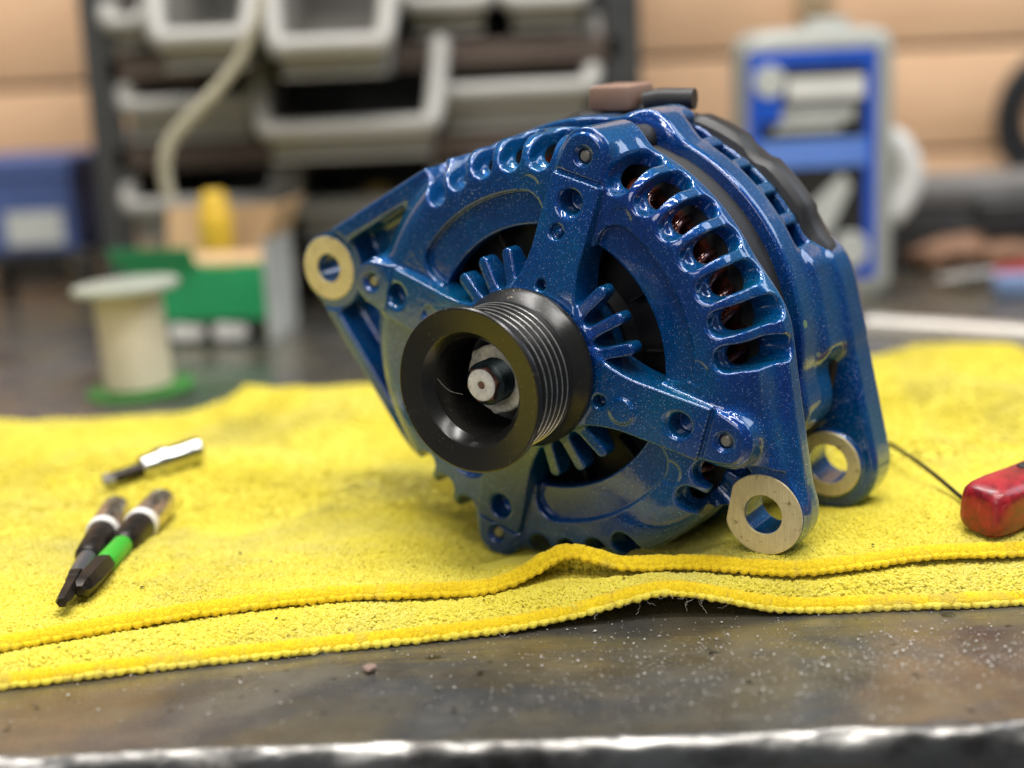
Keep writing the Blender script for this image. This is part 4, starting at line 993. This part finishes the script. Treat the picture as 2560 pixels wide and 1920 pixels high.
KN = tag(link('tape_roll', lathe('tape_roll', [(.010, -.008), (.021, -.008), (.022, -.006), (.022, .006), (.021, .008), (.010, .008)], 36, 40, True), m_simple('tan_tape', (.26, .21, .13), .55)), 'roll of tan tape standing on edge beside the black rag', 'tape'); KN.location = (x, y + .01, .022); KN.rotation_euler = (R_(78), 0, R_(20))

# ------------------------------------------------------------------ small tools on the towel
def towel_z(x, y):
    yh = np.interp(x, txs, uh[:, 1]); zh = np.interp(x, txs, uh[:, 2]); return float(top_z(np.array([x]), np.array([y]), np.array([yh]), np.array([zh]))[0])
M['bitdark'] = m_simple('worn_black_oxide', (.035, .030, .027), .38, .7, .4, 250); M['bitsteel'] = m_simple('stained_steel_sleeve', (.60, .54, .47), .24, .95, .4, 260); M['chrome'] = m_simple('polished_chrome', (.55, .55, .55), .18, 1.0, .05)
M['ringw'] = m_simple('white_ring_band', (.74, .72, .68), .45, 0, .06); M['bandg'] = m_simple('green_band', (.05, .42, .035), .4, 0, .06); M['greyshank'] = m_simple('grey_shank', (.17, .18, .20), .35, .6)
def bit(name, label, cat, tip, end, segs, group=None):
    """segs: (part name, from, to (fractions), [(frac, radius)...], material, sides)"""
    def P(px):
        z = .012
        for _ in range(3): p = on_z(*D(*px), z); z = towel_z(p[0], p[1]) + .0066
        return p
    a, b = P(tip), P(end); d = Vector(b - a); L = d.length
    q = d.to_track_quat('Z', 'Y'); T = thing(name, label, cat, mat=Matrix.Translation(Vector(a)) @ q.to_matrix().to_4x4(), group=group)
    last = {}
    for nm, pr, mat, n, par in segs:
        prof = [(r * 1.22, f * L) for f, r in pr]
        prof = [(0, prof[0][1])] + prof + [(0, prof[-1][1])]
        o = link(nm, lathe(nm, prof, n, 32), mat, last.get(par, T)); last[nm] = o
    return T
sl = .0053
bit('bit_driver', 'bit driver with grey shank, left one of the crossed pair on the towel', 'driver bit', (133, 1302), (252, 1098), [
    ('bit_tip', [(0, .0015), (.015, .0021), (.10, .0023), (.20, .0025), (.21, .0030), (.24, .0030)], M['bitdark'], 6, None),
    ('shank', [(.235, .0027), (.25, .0029), (.44, .0029)], M['greyshank'], 20, None),
    ('collar', [(.42, .0033), (.44, .0043), (.60, .0046), (.62, .0046), (.69, .0047)], M['bitdark'], 28, None),
    ('ring', [(.685, .0050), (.69, .0054), (.725, .0054), (.73, .0050)], M['ringw'], 32, None),
    ('sleeve', [(.728, .0049), (.74, .0052), (.97, .0052), (1, .0046)], M['bitsteel'], 32, None)], 'bit drivers on the towel')
bit('bit_driver', 'bit driver with a bright green band, right one of the crossed pair', 'driver bit', (172, 1276), (352, 1084), [
    ('bit_tip', [(0, .0016), (.02, .0030), (.10, .0036), (.25, .0036), (.27, .0032)], M['bitdark'], 6, None),
    ('green_band', [(.262, .0031), (.27, .0034), (.46, .0034), (.47, .0031)], M['bandg'], 24, None),
    ('collar', [(.465, .0030), (.48, .0040), (.54, .0048), (.66, .0051), (.68, .0051)], M['bitdark'], 28, None),
    ('ring', [(.678, .0053), (.685, .0057), (.72, .0057), (.726, .0053)], M['ringw'], 32, None),
    ('sleeve', [(.724, .0051), (.735, .0055), (.97, .0055), (1, .0048)], M['bitsteel'], 32, None)], 'bit drivers on the towel')
bit('bit_driver', 'chrome bit driver lying alone farther back on the towel', 'driver bit', (222, 1040), (430, 972), [
    ('bit_tip', [(0, .0022), (.03, .0026), (.10, .0026), (.11, .0022)], M['steel'], 6, None),
    ('shank', [(.105, .0024), (.40, .0026)], M['bitdark'], 20, None),
    ('sleeve', [(.385, .0040), (.40, .0046), (.55, .0048), (.56, .0056), (.64, .0058), (.65, .0049), (.985, .0050), (1, .0044)], M['chrome'], 32, None)], 'bit drivers on the towel')
# screwdriver
def rprism(name, sect, prof):
    vs, fs = [], []; n = len(sect)
    for z, s, ox in prof:
        for x, y in sect: vs.append((x * s + ox, y * s, z))
    for i in range(len(prof) - 1):
        for k in range(n): fs.append((i * n + k, i * n + (k + 1) % n, (i + 1) * n + (k + 1) % n, (i + 1) * n + k))
    fs.append(tuple(range(n))[::-1]); fs.append(tuple((len(prof) - 1) * n + k for k in range(n)))
    return pydata(name, vs, fs, True, 60)
def mk_red():
    t = NT('scuffed_red_acetate'); v = t.co(); n = t.noise(120, 4, .7, v); w = t.noise(1, 5, .7, t.co((900, 60, 120)))
    c = t.ramp(n, [(.3, (.085, .003, .007)), (.6, (.36, .008, .018))]); sc = t.ramp(w, [(.62, (0, 0, 0)), (.68, (.7, .7, .7))])
    t.set(Base_Color=t.mix(sc, c, (.55, .10, .09)), Roughness=t.ramp(n, [(.3, (.28,) * 3), (.7, (.5,) * 3)]), Coat_Weight=.3, Coat_Roughness=.2); t.bump(w, .3, .0004); return t.m
M['redacetate'] = mk_red(); M['rubber'] = m_simple('black_rubber_grip', (.012, .012, .012), .6)
sect = [(.0098 * math.copysign(abs(math.cos(a)) ** .55, math.cos(a)), .0098 * math.copysign(abs(math.sin(a)) ** .55, math.sin(a))) for a in np.linspace(0, 2 * math.pi, 49)[:-1]]
pb = on_z(*D(2128, 1100), .022); zt_ = towel_z(float(pb[0]), float(pb[1]))
zc = zt_ + .0100
for _ in range(3): pb = on_z(*D(2128, 1100), zc); zc = towel_z(float(pb[0]) + .02, float(pb[1])) + .0112
dirv = Vector((.80, .58, .03)).normalized(); qx = dirv.to_track_quat('Z', 'Y')
SD = thing('screwdriver', 'scuffed red screwdriver handle with black grip entering at the right edge', 'screwdriver', mat=Matrix.Translation(Vector(pb)) @ qx.to_matrix().to_4x4() @ Matrix.Rotation(R_(8), 4, 'Z'))
link('handle', rprism('handle', sect, [(-.0045, .55, 0), (-.0040, .78, 0), (-.0022, .92, 0), (.001, .99, 0), (.008, 1.02, 0), (.022, 1.0, 0), (.045, 1.05, 0), (.075, 1.0, 0), (.092, .75, 0), (.098, .5, 0)]), M['redacetate'], SD)
for a in (120, 240):
    gp = boxm('grip_pad', .0085, .0028, .078, .0012, 3, (0, .0101, .052)); gp.transform(Matrix.Rotation(R_(a), 4, 'Z')); link('grip_pad', gp, M['rubber'], SD)
gp = boxm('grip_pad', .011, .0034, .086, .0015, 3, (0, .0090, .066)); link('grip_pad', gp, M['rubber'], SD)
link('shaft', tube('shaft', [(0, 0, .095), (0, 0, .19)], .0032, 12), M['steel'], SD)
# thin steel pick behind
def tz(px, lift):
    z = .012
    for _ in range(4): p = on_z(*D(*px), z); z = towel_z(float(p[0]), float(p[1])) + lift
    return p
a = tz((1890, 942), .003); b = tz((2082, 1080), .0035)
tag(link('steel_wire', tube('steel_wire', [a + (b - a) * t + np.array([0, 0, .002 * math.sin(min(t, 1) * 3.1)]) for t in np.linspace(0, 1.08, 12)], .0009, 10), M['bitdark']), 'thin straight steel wire on the towel between alternator and screwdriver', 'wire')

# ------------------------------------------------------------------ grit, dust, lint
def flakes(name, P, S, mat, label, flat=.5):
    vs, fs = [], []
    for p, s in zip(P, S):
        b = len(vs); a0 = rng.uniform(0, 6.28); el = rng.uniform(.6, 1.8)
        for k in range(4): vs.append(p + s * np.array([math.cos(a0 + k * 1.571) * (el if k % 2 else 1), math.sin(a0 + k * 1.571) * (el if k % 2 else 1), 0]) * rng.uniform(.6, 1.1))
        vs.append(p + np.array([0, 0, s * flat])); vs.append(p - np.array([0, 0, s * .1]))
        for k in range(4): fs.append((b + k, b + (k + 1) % 4, b + 4)); fs.append((b + (k + 1) % 4, b + k, b + 5))
    o = link(name, npmesh(name, np.array(vs), np.array(fs), False), mat); tag(o, label, 'dust', kind='stuff'); return o
M['dust'] = m_simple('pale_dust', (.62, .60, .56), .8, 0, .1); M['grit'] = m_simple('dark_grit', (.035, .028, .022), .8)
n = 2600; px = np.concatenate([rng.normal(1600, 330, n // 2), rng.uniform(0, 2212, n // 4), rng.normal(2050, 160, n // 4)]); py = np.concatenate([rng.normal(1440, 60, n // 2), rng.uniform(1330, 1560, n // 4), rng.normal(1420, 45, n // 4)])
P = np.array([on_z(*D(a, b), .0006) for a, b in zip(px, py)]); lim = np.interp(P[:, 0], txs, lh[:, 1]) - .002; ey = edge_y(P[:, 0]) + .006
k = (P[:, 1] < lim) & (P[:, 1] > ey); flakes('bench_dust', P[k], rng.gamma(2.0, .00009, k.sum()) + .00006, M['dust'], 'fine pale dust sprinkled on the steel bench in front of the towel')
px = rng.uniform(-20, 2230, 130); py = rng.uniform(1180, 1460, 130); P = []
for a, b in zip(px, py):
    p = on_z(*D(a, b), .012); z = towel_z(p[0], p[1]); yh = np.interp(p[0], txs, uh[:, 1])
    if p[1] > yh + .004 and p[1] < yh + .07: P.append([p[0], p[1], z + .0016])
    elif p[1] < yh - .004:
        t = (p[1] - np.interp(p[0], txs, lh[:, 1])) / .055
        if t > .02: y, z = lower(np.array([p[0]]), np.array([t])); P.append([p[0], y[0], z[0] + .0017])
flakes('towel_grit', np.array(P), rng.gamma(2, .00018, len(P)) + .0001, M['grit'], 'tiny dark crumbs of grit caught on the yellow towel')
M['lint'] = m_simple('pale_lint_fibre', (.45, .42, .36), .8)
vsl, fsl = [], []
for k in range(26):
    x0 = rng.uniform(.035, .075) if k < 18 else rng.uniform(-.2, .2); hp = np.array([np.interp(x0, txs, lh[:, i]) for i in range(3)]) + np.array([0, -.0015, -.0022])
    d = np.array([rng.uniform(-.8, .8), -1, rng.uniform(-.5, .1)]); pts = [hp]
    for s in range(7): d = d + rng.normal(0, .55, 3); d /= np.linalg.norm(d); pts.append(np.maximum(pts[-1] + d * rng.uniform(.0004, .0013), [-9, -9, .0003]))
    me = tube('x', spline(pts, 3), .000055, 4, False); b = len(vsl); vsl += [tuple(v.co) for v in me.vertices]; fsl += [tuple(i + b for i in f.vertices) for f in me.polygons]; bpy.data.meshes.remove(me)
tag(link('lint', pydata('lint', vsl, fsl), M['lint']), 'loose pale lint hairs hanging from the lower towel hem', 'lint', kind='stuff')
p = on_z(*D(797, 1442), .0015)
bm = bmesh.new(); bmesh.ops.create_icosphere(bm, subdivisions=2, radius=.0022)
for v in bm.verts: v.co = Vector((v.co.x * 1.35, v.co.y, v.co.z * .6)) * float(1 + .9 * fbm(v.co.x * 900, v.co.y * 900 + v.co.z * 700, 2, 3))
me = bpy.data.meshes.new('metal_chip'); bm.to_mesh(me); bm.free()
o = tag(link('metal_chip', me, m_simple('reddish_chip', (.22, .15, .12), .7)), 'small reddish brown chip on the bare steel in front of the towel', 'chip'); o.location = p
# hair stuck on the pulley
hp = spline([alt_pt(-19.3, 6, 40), alt_pt(-18.2, 2, 39), alt_pt(-14, -3, 37.5), alt_pt(-8, -4, 37.5)], 8)
tag(link('stray_hair', tube('stray_hair', hp, .00006, 5, False), M['lint']), 'single pale hair curving inside the pulley mouth', 'hair')
